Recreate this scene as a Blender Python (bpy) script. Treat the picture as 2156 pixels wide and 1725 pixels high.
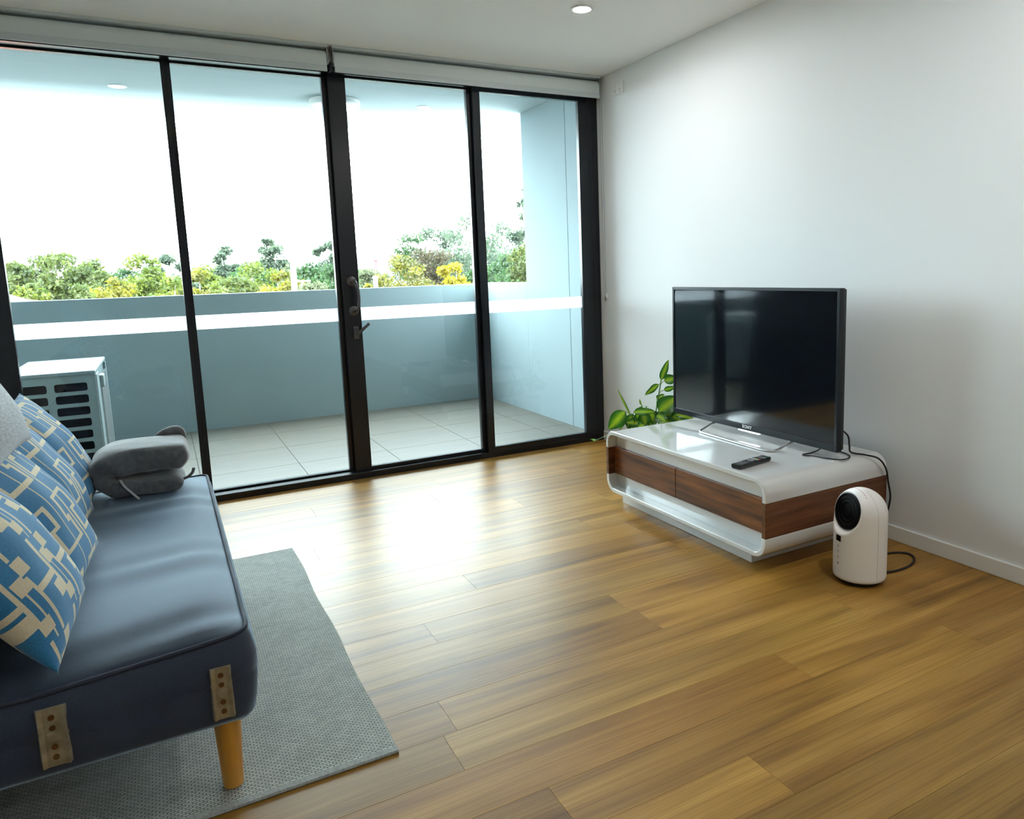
import bpy, bmesh, math, random
import numpy as np
from mathutils import Vector, Matrix

for o in list(bpy.data.objects):
    bpy.data.objects.remove(o, do_unlink=True)
S = bpy.context.scene
COL = S.collection

# ------------------------------------------------------------------ camera
cam = bpy.data.cameras.new('camera')
cam.sensor_fit = 'HORIZONTAL'
cam.sensor_width = 36.0
cam.lens = 1535.2257 / 2156.0 * 36.0
cam.shift_x = -(1188.385 - 1078.0) / 2156.0
cam.shift_y = (789.3329 - 862.5) / 2156.0
cam.clip_start = 0.05
cam.clip_end = 600
camo = bpy.data.objects.new('camera', cam)
camo.location = (-2.90530155, -4.67340993, 1.29635073)
camo.rotation_euler = (1.42897439, 0.03133889, -0.506656729)
COL.objects.link(camo)
S.camera = camo

# ------------------------------------------------------------------ sky and exposure
w = bpy.data.worlds.new('overcast_sky')
S.world = w
w.use_nodes = True
bg = w.node_tree.nodes['Background']
bg.inputs[0].default_value = (0.88, 0.965, 1.0, 1)
bg.inputs[1].default_value = 21.0
S.view_settings.view_transform = 'Standard'
S.view_settings.look = 'None'
S.view_settings.gamma = 1.0
S.view_settings.use_curve_mapping = False
S.view_settings.exposure = 0.36
LAMP_W = 10.0         # each room downlight, the visible one and the added ones (built further down)
try:
    S.cycles.use_denoising = True
    S.cycles.max_bounces = 12
    S.cycles.diffuse_bounces = 8
    S.cycles.glossy_bounces = 4
    S.cycles.transmission_bounces = 6
    S.cycles.transparent_max_bounces = 16
    S.cycles.sample_clamp_indirect = 8.0
    S.cycles.caustics_reflective = True
    S.cycles.caustics_refractive = False
except Exception:
    pass

# ------------------------------------------------------------------ materials
def nm(name):
    m = bpy.data.materials.new(name)
    m.use_nodes = True
    nt = m.node_tree
    b = nt.nodes['Principled BSDF']
    return m, nt, b

def mat(name, col, rough=0.5, metal=0.0, coat=0.0, spec=0.5, noise=0.0, nscale=20.0, bump=0.0, bscale=60.0, sheen=0.0, trans=0.0, stretch=None):
    m, nt, b = nm(name)
    b.inputs['Base Color'].default_value = (*col, 1)
    b.inputs['Roughness'].default_value = rough
    b.inputs['Metallic'].default_value = metal
    b.inputs['Coat Weight'].default_value = coat
    b.inputs['Coat Roughness'].default_value = 0.04
    b.inputs['Specular IOR Level'].default_value = spec
    if sheen:
        b.inputs['Sheen Weight'].default_value = sheen
    tc = nt.nodes.new('ShaderNodeTexCoord')
    mp = nt.nodes.new('ShaderNodeMapping')
    nt.links.new(tc.outputs['Object'], mp.inputs['Vector'])
    if stretch:
        mp.inputs['Scale'].default_value = stretch
    if noise:
        n = nt.nodes.new('ShaderNodeTexNoise')
        n.inputs['Scale'].default_value = nscale
        n.inputs['Detail'].default_value = 5
        nt.links.new(mp.outputs['Vector'], n.inputs['Vector'])
        r = nt.nodes.new('ShaderNodeValToRGB')
        r.color_ramp.elements[0].position = 0.3
        r.color_ramp.elements[1].position = 0.7
        r.color_ramp.elements[0].color = (*[c * (1 - noise) for c in col], 1)
        r.color_ramp.elements[1].color = (*[min(1, c * (1 + noise)) for c in col], 1)
        nt.links.new(n.outputs['Fac'], r.inputs['Fac'])
        nt.links.new(r.outputs['Color'], b.inputs['Base Color'])
    if bump:
        n2 = nt.nodes.new('ShaderNodeTexNoise')
        n2.inputs['Scale'].default_value = bscale
        n2.inputs['Detail'].default_value = 4
        nt.links.new(mp.outputs['Vector'], n2.inputs['Vector'])
        bp = nt.nodes.new('ShaderNodeBump')
        bp.inputs['Strength'].default_value = bump
        bp.inputs['Distance'].default_value = 0.003
        nt.links.new(n2.outputs['Fac'], bp.inputs['Height'])
        nt.links.new(bp.outputs['Normal'], b.inputs['Normal'])
    return m

def emat(name, col, strength):
    m, nt, b = nm(name)
    b.inputs['Base Color'].default_value = (0.8, 0.8, 0.8, 1)
    b.inputs['Emission Color'].default_value = (*col, 1)
    b.inputs['Emission Strength'].default_value = strength
    return m

M = {}
M['wall'] = mat('white_wall_paint', (0.765, 0.79, 0.805), 0.6, bump=0.05, bscale=180, spec=0.3)
M['ceiling'] = mat('ceiling_paint', (0.92, 0.95, 0.95), 0.8, spec=0.2)
M['backwall'] = mat('back_wall_paint', (0.50, 0.49, 0.47), 0.8)
M['trimwhite'] = mat('skirting_paint', (0.80, 0.81, 0.79), 0.4)
M['frame'] = mat('black_frame_metal', (0.005, 0.007, 0.011), 0.27, metal=0.0, spec=0.42)
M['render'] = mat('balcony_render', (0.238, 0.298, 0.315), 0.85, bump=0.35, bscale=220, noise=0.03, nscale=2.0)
M['soffit'] = mat('balcony_soffit_paint', (0.40, 0.455, 0.475), 0.8)
M['tile'] = mat('balcony_porcelain_tile', (0.115, 0.105, 0.088), 0.5, noise=0.10, nscale=3.0, spec=0.4, stretch=(1, 6, 1))
M['grout'] = mat('dark_grout', (0.10, 0.10, 0.10), 0.9)
M['steel'] = mat('brushed_steel', (0.55, 0.56, 0.58), 0.3, metal=1.0)
M['darksteel'] = mat('dark_bronze_metal', (0.10, 0.10, 0.105), 0.4, metal=0.6)
M['blind'] = mat('blind_fabric', (0.66, 0.72, 0.73), 0.85, bump=0.08, bscale=300)
M['blindrail'] = mat('blind_rail', (0.55, 0.61, 0.63), 0.5)
M['whiteplastic'] = mat('white_plastic', (0.80, 0.80, 0.79), 0.38)
M['fanwhite'] = mat('warm_white_plastic', (0.86, 0.85, 0.84), 0.42)
M['gloss'] = mat('white_gloss_lacquer', (0.71, 0.73, 0.74), 0.12, coat=1.0, spec=0.5)
M['black'] = mat('black_plastic', (0.010, 0.011, 0.013), 0.35)
M['rubber'] = mat('black_rubber', (0.008, 0.008, 0.009), 0.55)
M['void'] = mat('deep_black', (0.002, 0.002, 0.003), 0.6, spec=0.12)
M['screen'] = mat('screen_glass', (0.004, 0.006, 0.009), 0.09, coat=0.6, spec=0.55)
M['bezel'] = mat('bezel_plastic', (0.007, 0.010, 0.014), 0.30, spec=0.3)
M['logo'] = mat('silver_print', (0.85, 0.87, 0.88), 0.4)
M['led'] = emat('status_light', (0.9, 0.97, 1.0), 1.6)
M['lamp'] = emat('lamp_diffuser', (1.0, 0.95, 0.86), 40.0)
M['lamp_out'] = emat('lamp_diffuser_outside', (1.0, 0.97, 0.92), 6.0)
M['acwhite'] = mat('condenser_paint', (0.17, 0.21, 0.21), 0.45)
M['acfin'] = mat('condenser_fins', (0.35, 0.37, 0.37), 0.5, metal=0.4)
M['sofa'] = mat('navy_grey_fabric', (0.021, 0.033, 0.064), 0.70, noise=0.25, nscale=420, bump=0.3, bscale=700, sheen=1.0, spec=0.5)
sb_ = M['sofa'].node_tree.nodes['Principled BSDF']
sb_.inputs['Sheen Roughness'].default_value = 0.35
sb_.inputs['Sheen Tint'].default_value = (0.60, 0.80, 1.0, 1)
M['piping'] = mat('navy_piping', (0.022, 0.030, 0.055), 0.8)
M['oakleg'] = mat('honey_wood_leg', (0.60, 0.28, 0.045), 0.35, noise=0.25, nscale=6, stretch=(6, 6, 0.6))
M['zinc'] = mat('zinc_plate', (0.36, 0.32, 0.23), 0.45, metal=0.6, noise=0.25, nscale=40)
M['screw'] = mat('brass_screw', (0.16, 0.09, 0.03), 0.4, metal=0.8)
M['cblue'] = mat('cushion_blue', (0.020, 0.155, 0.33), 0.9, noise=0.22, nscale=260, bump=0.3, bscale=500, sheen=0.2)
M['cbeige'] = mat('cushion_beige', (0.62, 0.55, 0.40), 0.9, noise=0.1, nscale=260, bump=0.3, bscale=500)
M['knit'] = mat('light_grey_knit', (0.42, 0.46, 0.50), 0.95, noise=0.28, nscale=60, bump=0.5, bscale=160, sheen=0.3, stretch=(1, 1, 4))
M['throw'] = mat('grey_blanket', (0.085, 0.090, 0.098), 0.95, noise=0.25, nscale=40, bump=0.5, bscale=120, sheen=0.5)
M['ribbon'] = mat('pale_ribbon', (0.50, 0.52, 0.52), 0.8)
M['stem'] = mat('plant_stem', (0.10, 0.22, 0.04), 0.5)
M['pot'] = mat('terracotta_pot', (0.35, 0.34, 0.32), 0.7)
M['soil'] = mat('potting_soil', (0.03, 0.02, 0.012), 1.0)
M['bark'] = mat('tree_bark', (0.16, 0.13, 0.10), 0.9)
M['gumbark'] = mat('pale_gum_bark', (0.55, 0.52, 0.46), 0.8)
M['ground'] = mat('grass_ground', (0.085, 0.095, 0.085), 1.0, noise=0.4, nscale=0.3)
M['housewhite'] = mat('white_render_far', (0.75, 0.76, 0.77), 0.8)
M['houseblue'] = mat('blue_band', (0.12, 0.20, 0.45), 0.7)
M['housered'] = mat('red_sign_panel', (0.65, 0.05, 0.06), 0.7)
M['roofgrey'] = mat('grey_roof', (0.30, 0.32, 0.34), 0.7)
M['rooftile'] = mat('terracotta_roof', (0.50, 0.20, 0.13), 0.8)
M['brickred'] = mat('red_brick_far', (0.45, 0.13, 0.08), 0.9)
M['polewhite'] = mat('pole_grey_paint', (0.75, 0.77, 0.78), 0.6)
M['polegreen'] = mat('pole_green_paint', (0.15, 0.35, 0.25), 0.6)
M['btn'] = mat('button_grey', (0.20, 0.22, 0.24), 0.5)
M['btnw'] = mat('button_white', (0.7, 0.72, 0.72), 0.5)
M['btnr'] = mat('button_red', (0.6, 0.03, 0.03), 0.5)
M['btng'] = mat('button_green', (0.02, 0.4, 0.25), 0.5)
M['btny'] = mat('button_yellow', (0.7, 0.45, 0.05), 0.5)
M['btnb'] = mat('button_blue', (0.08, 0.15, 0.6), 0.5)
M['icon'] = mat('grey_icon_print', (0.35, 0.35, 0.36), 0.5)
M['pink'] = mat('pink_print', (0.55, 0.18, 0.28), 0.5)

def glass_mat():
    m, nt, b = nm('tinted_window_glass')
    nt.nodes.remove(b)
    out = nt.nodes['Material Output']
    t = nt.nodes.new('ShaderNodeBsdfTransparent')
    t.inputs[0].default_value = (0.90, 0.965, 0.97, 1)
    g = nt.nodes.new('ShaderNodeBsdfGlossy')
    g.inputs['Roughness'].default_value = 0.0
    f = nt.nodes.new('ShaderNodeFresnel')
    f.inputs['IOR'].default_value = 1.45
    mx = nt.nodes.new('ShaderNodeMixShader')
    nt.links.new(f.outputs[0], mx.inputs[0])
    nt.links.new(t.outputs[0], mx.inputs[1])
    nt.links.new(g.outputs[0], mx.inputs[2])
    nt.links.new(mx.outputs[0], out.inputs[0])
    return m
M['glass'] = glass_mat()

def frost_mat():
    m, nt, b = nm('frosted_vinyl')
    nt.nodes.remove(b)
    out = nt.nodes['Material Output']
    t = nt.nodes.new('ShaderNodeBsdfTransparent')
    t.inputs[0].default_value = (0.95, 0.97, 1.0, 1)
    g = nt.nodes.new('ShaderNodeBsdfTranslucent')
    g.inputs[0].default_value = (0.93, 0.95, 0.97, 1)
    mx = nt.nodes.new('ShaderNodeMixShader')
    mx.inputs[0].default_value = 0.88
    nt.links.new(t.outputs[0], mx.inputs[1])
    nt.links.new(g.outputs[0], mx.inputs[2])
    nt.links.new(mx.outputs[0], out.inputs[0])
    return m
M['frost'] = frost_mat()

def wood_mat(name, dark, mid, light, rough, scale=1.0, axis='X', per_object=True, coat=0.0, bump=0.15, spec=0.5):
    m, nt, b = nm(name)
    L = nt.links.new
    tc = nt.nodes.new('ShaderNodeTexCoord')
    mp = nt.nodes.new('ShaderNodeMapping')
    L(tc.outputs['Object'], mp.inputs['Vector'])
    mp.inputs['Scale'].default_value = (0.55 * scale, 7 * scale, 7 * scale) if axis == 'X' else (7 * scale, 0.55 * scale, 7 * scale)
    add = nt.nodes.new('ShaderNodeVectorMath')
    add.operation = 'ADD'
    L(mp.outputs['Vector'], add.inputs[0])
    oi = nt.nodes.new('ShaderNodeObjectInfo')
    if per_object:
        mu = nt.nodes.new('ShaderNodeMath')
        mu.operation = 'MULTIPLY'
        mu.inputs[1].default_value = 97.0
        L(oi.outputs['Random'], mu.inputs[0])
        cb = nt.nodes.new('ShaderNodeCombineXYZ')
        L(mu.outputs[0], cb.inputs[0])
        L(mu.outputs[0], cb.inputs[1])
        L(cb.outputs[0], add.inputs[1])
    n1 = nt.nodes.new('ShaderNodeTexNoise')
    n1.inputs['Scale'].default_value = 1.6
    n1.inputs['Detail'].default_value = 6
    n1.inputs['Distortion'].default_value = 0.6
    L(add.outputs[0], n1.inputs['Vector'])
    r = nt.nodes.new('ShaderNodeValToRGB')
    e = r.color_ramp.elements
    e[0].position = 0.30
    e[0].color = (*dark, 1)
    e[1].position = 0.72
    e[1].color = (*light, 1)
    k = e.new(0.50)
    k.color = (*mid, 1)
    L(n1.outputs['Fac'], r.inputs['Fac'])
    # fine streaks
    mp2 = nt.nodes.new('ShaderNodeMapping')
    mp2.inputs['Scale'].default_value = (1.2, 9, 9) if axis == 'X' else (9, 1.2, 9)
    L(add.outputs[0], mp2.inputs['Vector'])
    n2 = nt.nodes.new('ShaderNodeTexNoise')
    n2.inputs['Scale'].default_value = 2.2
    n2.inputs['Detail'].default_value = 4
    L(mp2.outputs['Vector'], n2.inputs['Vector'])
    r2 = nt.nodes.new('ShaderNodeValToRGB')
    r2.color_ramp.elements[0].position = 0.33
    r2.color_ramp.elements[0].color = (0.70, 0.64, 0.56, 1)
    r2.color_ramp.elements[1].position = 0.55
    r2.color_ramp.elements[1].color = (1, 1, 1, 1)
    L(n2.outputs['Fac'], r2.inputs['Fac'])
    mx = nt.nodes.new('ShaderNodeMix')
    mx.data_type = 'RGBA'
    mx.blend_type = 'MULTIPLY'
    mx.inputs[0].default_value = 0.8
    L(r.outputs['Color'], mx.inputs[6])
    L(r2.outputs['Color'], mx.inputs[7])
    last = mx.outputs[2]
    if per_object:
        m2 = nt.nodes.new('ShaderNodeMix')
        m2.data_type = 'RGBA'
        m2.blend_type = 'MULTIPLY'
        m2.inputs[0].default_value = 1.0
        L(last, m2.inputs[6])
        L(oi.outputs['Color'], m2.inputs[7])
        last = m2.outputs[2]
    L(last, b.inputs['Base Color'])
    b.inputs['Roughness'].default_value = rough
    b.inputs['Coat Weight'].default_value = coat
    b.inputs['Coat Roughness'].default_value = 0.25
    b.inputs['Specular IOR Level'].default_value = spec
    bp = nt.nodes.new('ShaderNodeBump')
    bp.inputs['Strength'].default_value = bump
    bp.inputs['Distance'].default_value = 0.001
    L(n2.outputs['Fac'], bp.inputs['Height'])
    L(bp.outputs['Normal'], b.inputs['Normal'])
    return m
M['floor'] = wood_mat('oak_vinyl_plank', (0.175, 0.088, 0.017), (0.295, 0.160, 0.032), (0.415, 0.243, 0.060), 0.38, coat=0.0, spec=0.28)
M['walnut'] = wood_mat('walnut_veneer', (0.050, 0.014, 0.004), (0.165, 0.053, 0.013), (0.29, 0.105, 0.028), 0.40, scale=2.6, axis='Y', per_object=False, bump=0.05)
M['walnut_side'] = wood_mat('walnut_veneer_side', (0.055, 0.018, 0.006), (0.135, 0.048, 0.017), (0.21, 0.082, 0.030), 0.38, scale=2.2, axis='X', per_object=False, bump=0.05)

def rug_mat():
    m, nt, b = nm('woven_rug')
    L = nt.links.new
    tc = nt.nodes.new('ShaderNodeTexCoord')
    br = nt.nodes.new('ShaderNodeTexBrick')
    br.inputs['Scale'].default_value = 1.0
    br.inputs['Brick Width'].default_value = 0.016
    br.inputs['Row Height'].default_value = 0.0075
    br.inputs['Mortar Size'].default_value = 0.0016
    br.inputs['Mortar Smooth'].default_value = 1.0
    br.inputs['Color1'].default_value = (0.54, 0.58, 0.55, 1)
    br.inputs['Color2'].default_value = (0.42, 0.46, 0.44, 1)
    br.inputs['Mortar'].default_value = (0.15, 0.15, 0.13, 1)
    L(tc.outputs['Object'], br.inputs['Vector'])
    n = nt.nodes.new('ShaderNodeTexNoise')
    n.inputs['Scale'].default_value = 9
    n.inputs['Detail'].default_value = 6
    L(tc.outputs['Object'], n.inputs['Vector'])
    r = nt.nodes.new('ShaderNodeValToRGB')
    r.color_ramp.elements[0].color = (0.75, 0.75, 0.74, 1)
    r.color_ramp.elements[1].color = (1.1, 1.1, 1.1, 1)
    L(n.outputs['Fac'], r.inputs['Fac'])
    mx = nt.nodes.new('ShaderNodeMix')
    mx.data_type = 'RGBA'
    mx.blend_type = 'MULTIPLY'
    mx.inputs[0].default_value = 1
    L(br.outputs['Color'], mx.inputs[6])
    L(r.outputs['Color'], mx.inputs[7])
    L(mx.outputs[2], b.inputs['Base Color'])
    b.inputs['Roughness'].default_value = 0.95
    b.inputs['Specular IOR Level'].default_value = 0.2
    bp = nt.nodes.new('ShaderNodeBump')
    bp.inputs['Strength'].default_value = 0.8
    bp.inputs['Distance'].default_value = 0.004
    bp.invert = True
    L(br.outputs['Fac'], bp.inputs['Height'])
    L(bp.outputs['Normal'], b.inputs['Normal'])
    return m
M['rug'] = rug_mat()
M['rugedge'] = mat('rug_binding', (0.30, 0.32, 0.31), 0.95, noise=0.2, nscale=150, bump=0.4, bscale=300)

def leaf_mat():
    m, nt, b = nm('variegated_leaf')
    L = nt.links.new
    uv = nt.nodes.new('ShaderNodeUVMap')
    sp = nt.nodes.new('ShaderNodeSeparateXYZ')
    L(uv.outputs[0], sp.inputs[0])
    # |u-0.5| across the leaf
    su = nt.nodes.new('ShaderNodeMath'); su.operation = 'SUBTRACT'; su.inputs[1].default_value = 0.5
    L(sp.outputs[0], su.inputs[0])
    ab = nt.nodes.new('ShaderNodeMath'); ab.operation = 'ABSOLUTE'
    L(su.outputs[0], ab.inputs[0])
    # side veins: stripes slanted towards the tip
    mul = nt.nodes.new('ShaderNodeMath'); mul.operation = 'MULTIPLY'; mul.inputs[1].default_value = 1.1
    L(ab.outputs[0], mul.inputs[0])
    d = nt.nodes.new('ShaderNodeMath'); d.operation = 'SUBTRACT'
    L(sp.outputs[1], d.inputs[0]); L(mul.outputs[0], d.inputs[1])
    oi = nt.nodes.new('ShaderNodeObjectInfo')
    nz = nt.nodes.new('ShaderNodeTexNoise')
    nz.inputs['Scale'].default_value = 9
    nz.inputs['Detail'].default_value = 3
    L(uv.outputs[0], nz.inputs['Vector'])
    ph = nt.nodes.new('ShaderNodeMath'); ph.operation = 'MULTIPLY'; ph.inputs[1].default_value = 70
    L(d.outputs[0], ph.inputs[0])
    p2 = nt.nodes.new('ShaderNodeMath'); p2.operation = 'MULTIPLY_ADD'; p2.inputs[1].default_value = 6; 
    L(nz.outputs['Fac'], p2.inputs[0]); L(ph.outputs[0], p2.inputs[2])
    sn = nt.nodes.new('ShaderNodeMath'); sn.operation = 'SINE'
    L(p2.outputs[0], sn.inputs[0])
    # amount of yellow falls from midrib to margin
    k = nt.nodes.new('ShaderNodeMath'); k.operation = 'MULTIPLY_ADD'; k.inputs[1].default_value = -2.9; k.inputs[2].default_value = 0.92
    L(ab.outputs[0], k.inputs[0])
    s2 = nt.nodes.new('ShaderNodeMath'); s2.operation = 'MULTIPLY_ADD'; s2.inputs[1].default_value = 0.42
    L(sn.outputs[0], s2.inputs[0]); L(k.outputs[0], s2.inputs[2])
    r = nt.nodes.new('ShaderNodeValToRGB')
    e = r.color_ramp.elements
    e[0].position = 0.10; e[0].color = (0.022, 0.115, 0.012, 1)
    e[1].position = 0.85; e[1].color = (0.46, 0.60, 0.02, 1)
    q = e.new(0.42); q.color = (0.060, 0.28, 0.014, 1)
    L(s2.outputs[0], r.inputs['Fac'])
    L(r.outputs['Color'], b.inputs['Base Color'])
    b.inputs['Roughness'].default_value = 0.35
    tr = nt.nodes.new('ShaderNodeBsdfTranslucent')
    L(r.outputs['Color'], tr.inputs[0])
    mx = nt.nodes.new('ShaderNodeMixShader')
    mx.inputs[0].default_value = 0.35
    L(b.outputs[0], mx.inputs[1]); L(tr.outputs[0], mx.inputs[2])
    L(mx.outputs[0], nt.nodes['Material Output'].inputs[0])
    return m
M['leaf'] = leaf_mat()

def foliage_mat(name, c1, c2):
    c1 = [c * 0.33 for c in c1]; c2 = [c * 0.33 for c in c2]
    m, nt, b = nm(name)
    L = nt.links.new
    tc = nt.nodes.new('ShaderNodeTexCoord')
    n = nt.nodes.new('ShaderNodeTexNoise')
    n.inputs['Scale'].default_value = 1.3
    n.inputs['Detail'].default_value = 8
    L(tc.outputs['Object'], n.inputs['Vector'])
    r = nt.nodes.new('ShaderNodeValToRGB')
    r.color_ramp.elements[0].position = 0.38
    r.color_ramp.elements[0].color = (*c1, 1)
    r.color_ramp.elements[1].position = 0.62
    r.color_ramp.elements[1].color = (*c2, 1)
    L(n.outputs['Fac'], r.inputs['Fac'])
    L(r.outputs['Color'], b.inputs['Base Color'])
    b.inputs['Roughness'].default_value = 0.6
    tr = nt.nodes.new('ShaderNodeBsdfTranslucent')
    L(r.outputs['Color'], tr.inputs[0])
    mx = nt.nodes.new('ShaderNodeMixShader')
    mx.inputs[0].default_value = 0.55
    L(b.outputs[0], mx.inputs[1]); L(tr.outputs[0], mx.inputs[2])
    L(mx.outputs[0], nt.nodes['Material Output'].inputs[0])
    return m
FOL = {
    'olive': foliage_mat('olive_foliage', (0.10, 0.15, 0.04), (0.26, 0.31, 0.06)),
    'gold': foliage_mat('golden_foliage', (0.20, 0.21, 0.03), (0.50, 0.42, 0.03)),
    'lime': foliage_mat('lime_foliage', (0.13, 0.20, 0.03), (0.34, 0.40, 0.05)),
    'gum': foliage_mat('gum_foliage', (0.12, 0.18, 0.12), (0.26, 0.34, 0.20)),
    'green': foliage_mat('green_foliage', (0.045, 0.12, 0.04), (0.13, 0.25, 0.07)),
    'pale': foliage_mat('pale_foliage', (0.17, 0.21, 0.10), (0.33, 0.36, 0.17)),
    'mustard': foliage_mat('mustard_foliage', (0.14, 0.16, 0.03), (0.42, 0.36, 0.04)),
    'rust': foliage_mat('rust_foliage', (0.10, 0.085, 0.04), (0.20, 0.15, 0.07)),
    'yellow': foliage_mat('yellow_foliage', (0.42, 0.34, 0.01), (0.72, 0.55, 0.01)),
}

# ------------------------------------------------------------------ mesh helpers
class MB:
    def __init__(s):
        s.v = []; s.f = []; s.mi = []; s.uv = None
    def add(s, vs, fs, mi=0):
        o = len(s.v)
        s.v += [tuple(p) for p in vs]
        s.f += [tuple(i + o for i in f) for f in fs]
        s.mi += [mi] * len(fs)
        return s
    def box(s, x0, x1, y0, y1, z0, z1, mi=0):
        vs = [(x0, y0, z0), (x1, y0, z0), (x1, y1, z0), (x0, y1, z0), (x0, y0, z1), (x1, y0, z1), (x1, y1, z1), (x0, y1, z1)]
        return s.add(vs, [(0, 3, 2, 1), (4, 5, 6, 7), (0, 1, 5, 4), (1, 2, 6, 5), (2, 3, 7, 6), (3, 0, 4, 7)], mi)
    def obox(s, c, ax, ay, az, hx, hy, hz, mi=0):
        c = Vector(c); ax = Vector(ax).normalized(); ay = Vector(ay).normalized(); az = Vector(az).normalized()
        vs = [c + ax * (hx * i) + ay * (hy * j) + az * (hz * k) for k in (-1, 1) for (i, j) in ((-1, -1), (1, -1), (1, 1), (-1, 1))]
        return s.add(vs, [(0, 3, 2, 1), (4, 5, 6, 7), (0, 1, 5, 4), (1, 2, 6, 5), (2, 3, 7, 6), (3, 0, 4, 7)], mi)
    def tube(s, pts, r, n=8, cap=True, closed=False, mi=0):
        pts = [Vector(p) for p in pts]
        k = len(pts)
        rr = r if isinstance(r, (list, tuple)) else [r] * k
        vs = []; prev = None
        for i, p in enumerate(pts):
            a = pts[(i - 1) % k] if (i > 0 or closed) else pts[0]
            b = pts[(i + 1) % k] if (i < k - 1 or closed) else pts[-1]
            t = (b - a).normalized()
            if prev is None:
                u = t.orthogonal().normalized()
            else:
                u = (prev - t * prev.dot(t))
                u = u.normalized() if u.length > 1e-6 else t.orthogonal().normalized()
            prev = u
            w_ = t.cross(u)
            for j in range(n):
                an = 2 * math.pi * j / n
                vs.append(p + (u * math.cos(an) + w_ * math.sin(an)) * rr[i])
        fs = []
        for i in range(k if closed else k - 1):
            for j in range(n):
                a = i * n + j; b = i * n + (j + 1) % n
                i2 = (i + 1) % k
                fs.append((a, b, i2 * n + (j + 1) % n, i2 * n + j))
        if cap and not closed:
            fs.append(tuple(range(n - 1, -1, -1)))
            fs.append(tuple(range((k - 1) * n, k * n)))
        return s.add(vs, fs, mi)
    def lathe(s, prof, c=(0, 0, 0), n=32, mi=0, axis=None):
        # prof: list of (r, z) bottom to top
        c = Vector(c)
        az = Vector(axis).normalized() if axis else Vector((0, 0, 1))
        ax = az.orthogonal().normalized() if axis else Vector((1, 0, 0))
        ay = az.cross(ax)
        vs = []; rings = []
        for r, z in prof:
            if r < 1e-6:
                rings.append([len(vs)]); vs.append(c + az * z)
            else:
                rings.append(list(range(len(vs), len(vs) + n)))
                for j in range(n):
                    a = 2 * math.pi * j / n
                    vs.append(c + (ax * math.cos(a) + ay * math.sin(a)) * r + az * z)
        fs = []
        for A, B in zip(rings, rings[1:]):
            if len(A) == 1 and len(B) == 1: continue
            for j in range(n):
                j2 = (j + 1) % n
                if len(A) == 1: fs.append((A[0], B[j2], B[j]))
                elif len(B) == 1: fs.append((A[j], A[j2], B[0]))
                else: fs.append((A[j], A[j2], B[j2], B[j]))
        if len(rings[0]) > 1: fs.append(tuple(reversed(rings[0])))
        if len(rings[-1]) > 1: fs.append(tuple(rings[-1]))
        return s.add(vs, fs, mi)
    def prism(s, poly, fn, a, b, mi=0):
        # poly 2D list; fn(p, q, t) -> 3D ; extruded t from a to b
        n = len(poly)
        vs = [fn(p, q, a) for p, q in poly] + [fn(p, q, b) for p, q in poly]
        fs = [(i, (i + 1) % n, n + (i + 1) % n, n + i) for i in range(n)]
        fs += [tuple(range(n - 1, -1, -1)), tuple(range(n, 2 * n))]
        return s.add(vs, fs, mi)
    def build(s, name, material, parent=None, smooth=False, bevel=0.0, seg=2, label=None, angle=40, origin=None):
        me = bpy.data.meshes.new(name)
        off = Vector(origin) if origin is not None else Vector((0, 0, 0))
        me.from_pydata([tuple(Vector(p) - off) for p in s.v], [], s.f)
        mats = material if isinstance(material, (list, tuple)) else [material]
        for m in mats: me.materials.append(m)
        if len(mats) > 1:
            me.polygons.foreach_set('material_index', s.mi)
        bm = bmesh.new(); bm.from_mesh(me)
        bmesh.ops.recalc_face_normals(bm, faces=bm.faces)
        bm.to_mesh(me); bm.free()
        if s.uv is not None:
            ul = me.uv_layers.new(name='UVMap')
            for lp in me.loops:
                ul.data[lp.index].uv = s.uv[lp.vertex_index]
        o = bpy.data.objects.new(name, me)
        COL.objects.link(o)
        if parent is not None:
            o.parent = parent
            p = parent; tot = Vector((0, 0, 0))
            while p is not None:
                tot += p.location; p = p.parent
            o.location = off - tot
        else:
            o.location = off
        if smooth:
            try:
                me.shade_smooth()
            except Exception:
                me.polygons.foreach_set('use_smooth', [True] * len(me.polygons))
            if smooth == 'auto':
                bm = bmesh.new(); bm.from_mesh(me)
                lim = math.radians(angle)
                for e in bm.edges:
                    if len(e.link_faces) == 2 and e.calc_face_angle(0) > lim:
                        e.smooth = False
                bm.to_mesh(me); bm.free()
        if bevel:
            bv = o.modifiers.new('edge_round', 'BEVEL')
            bv.width = bevel; bv.segments = seg
            bv.limit_method = 'ANGLE'; bv.angle_limit = math.radians(35)
        if label: o['label'] = label
        return o

def thing(name, label, cat, loc=(0, 0, 0), group=None):
    o = bpy.data.objects.new(name, None)
    o.empty_display_size = 0.1
    o.location = loc
    COL.objects.link(o)
    o['label'] = label; o['category'] = cat
    if group: o['group'] = group
    return o

def tag(o, label, cat, group=None, kind=None):
    o['label'] = label; o['category'] = cat
    if group: o['group'] = group
    if kind: o['kind'] = kind
    return o

def struct(o, label=None, cat=None):
    o['kind'] = 'structure'
    if label: o['label'] = label
    if cat: o['category'] = cat
    return o

def sroot(name, label, cat, loc=(0, 0, 0)):
    o = thing(name, label, cat, loc)
    o['kind'] = 'structure'
    return o

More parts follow.
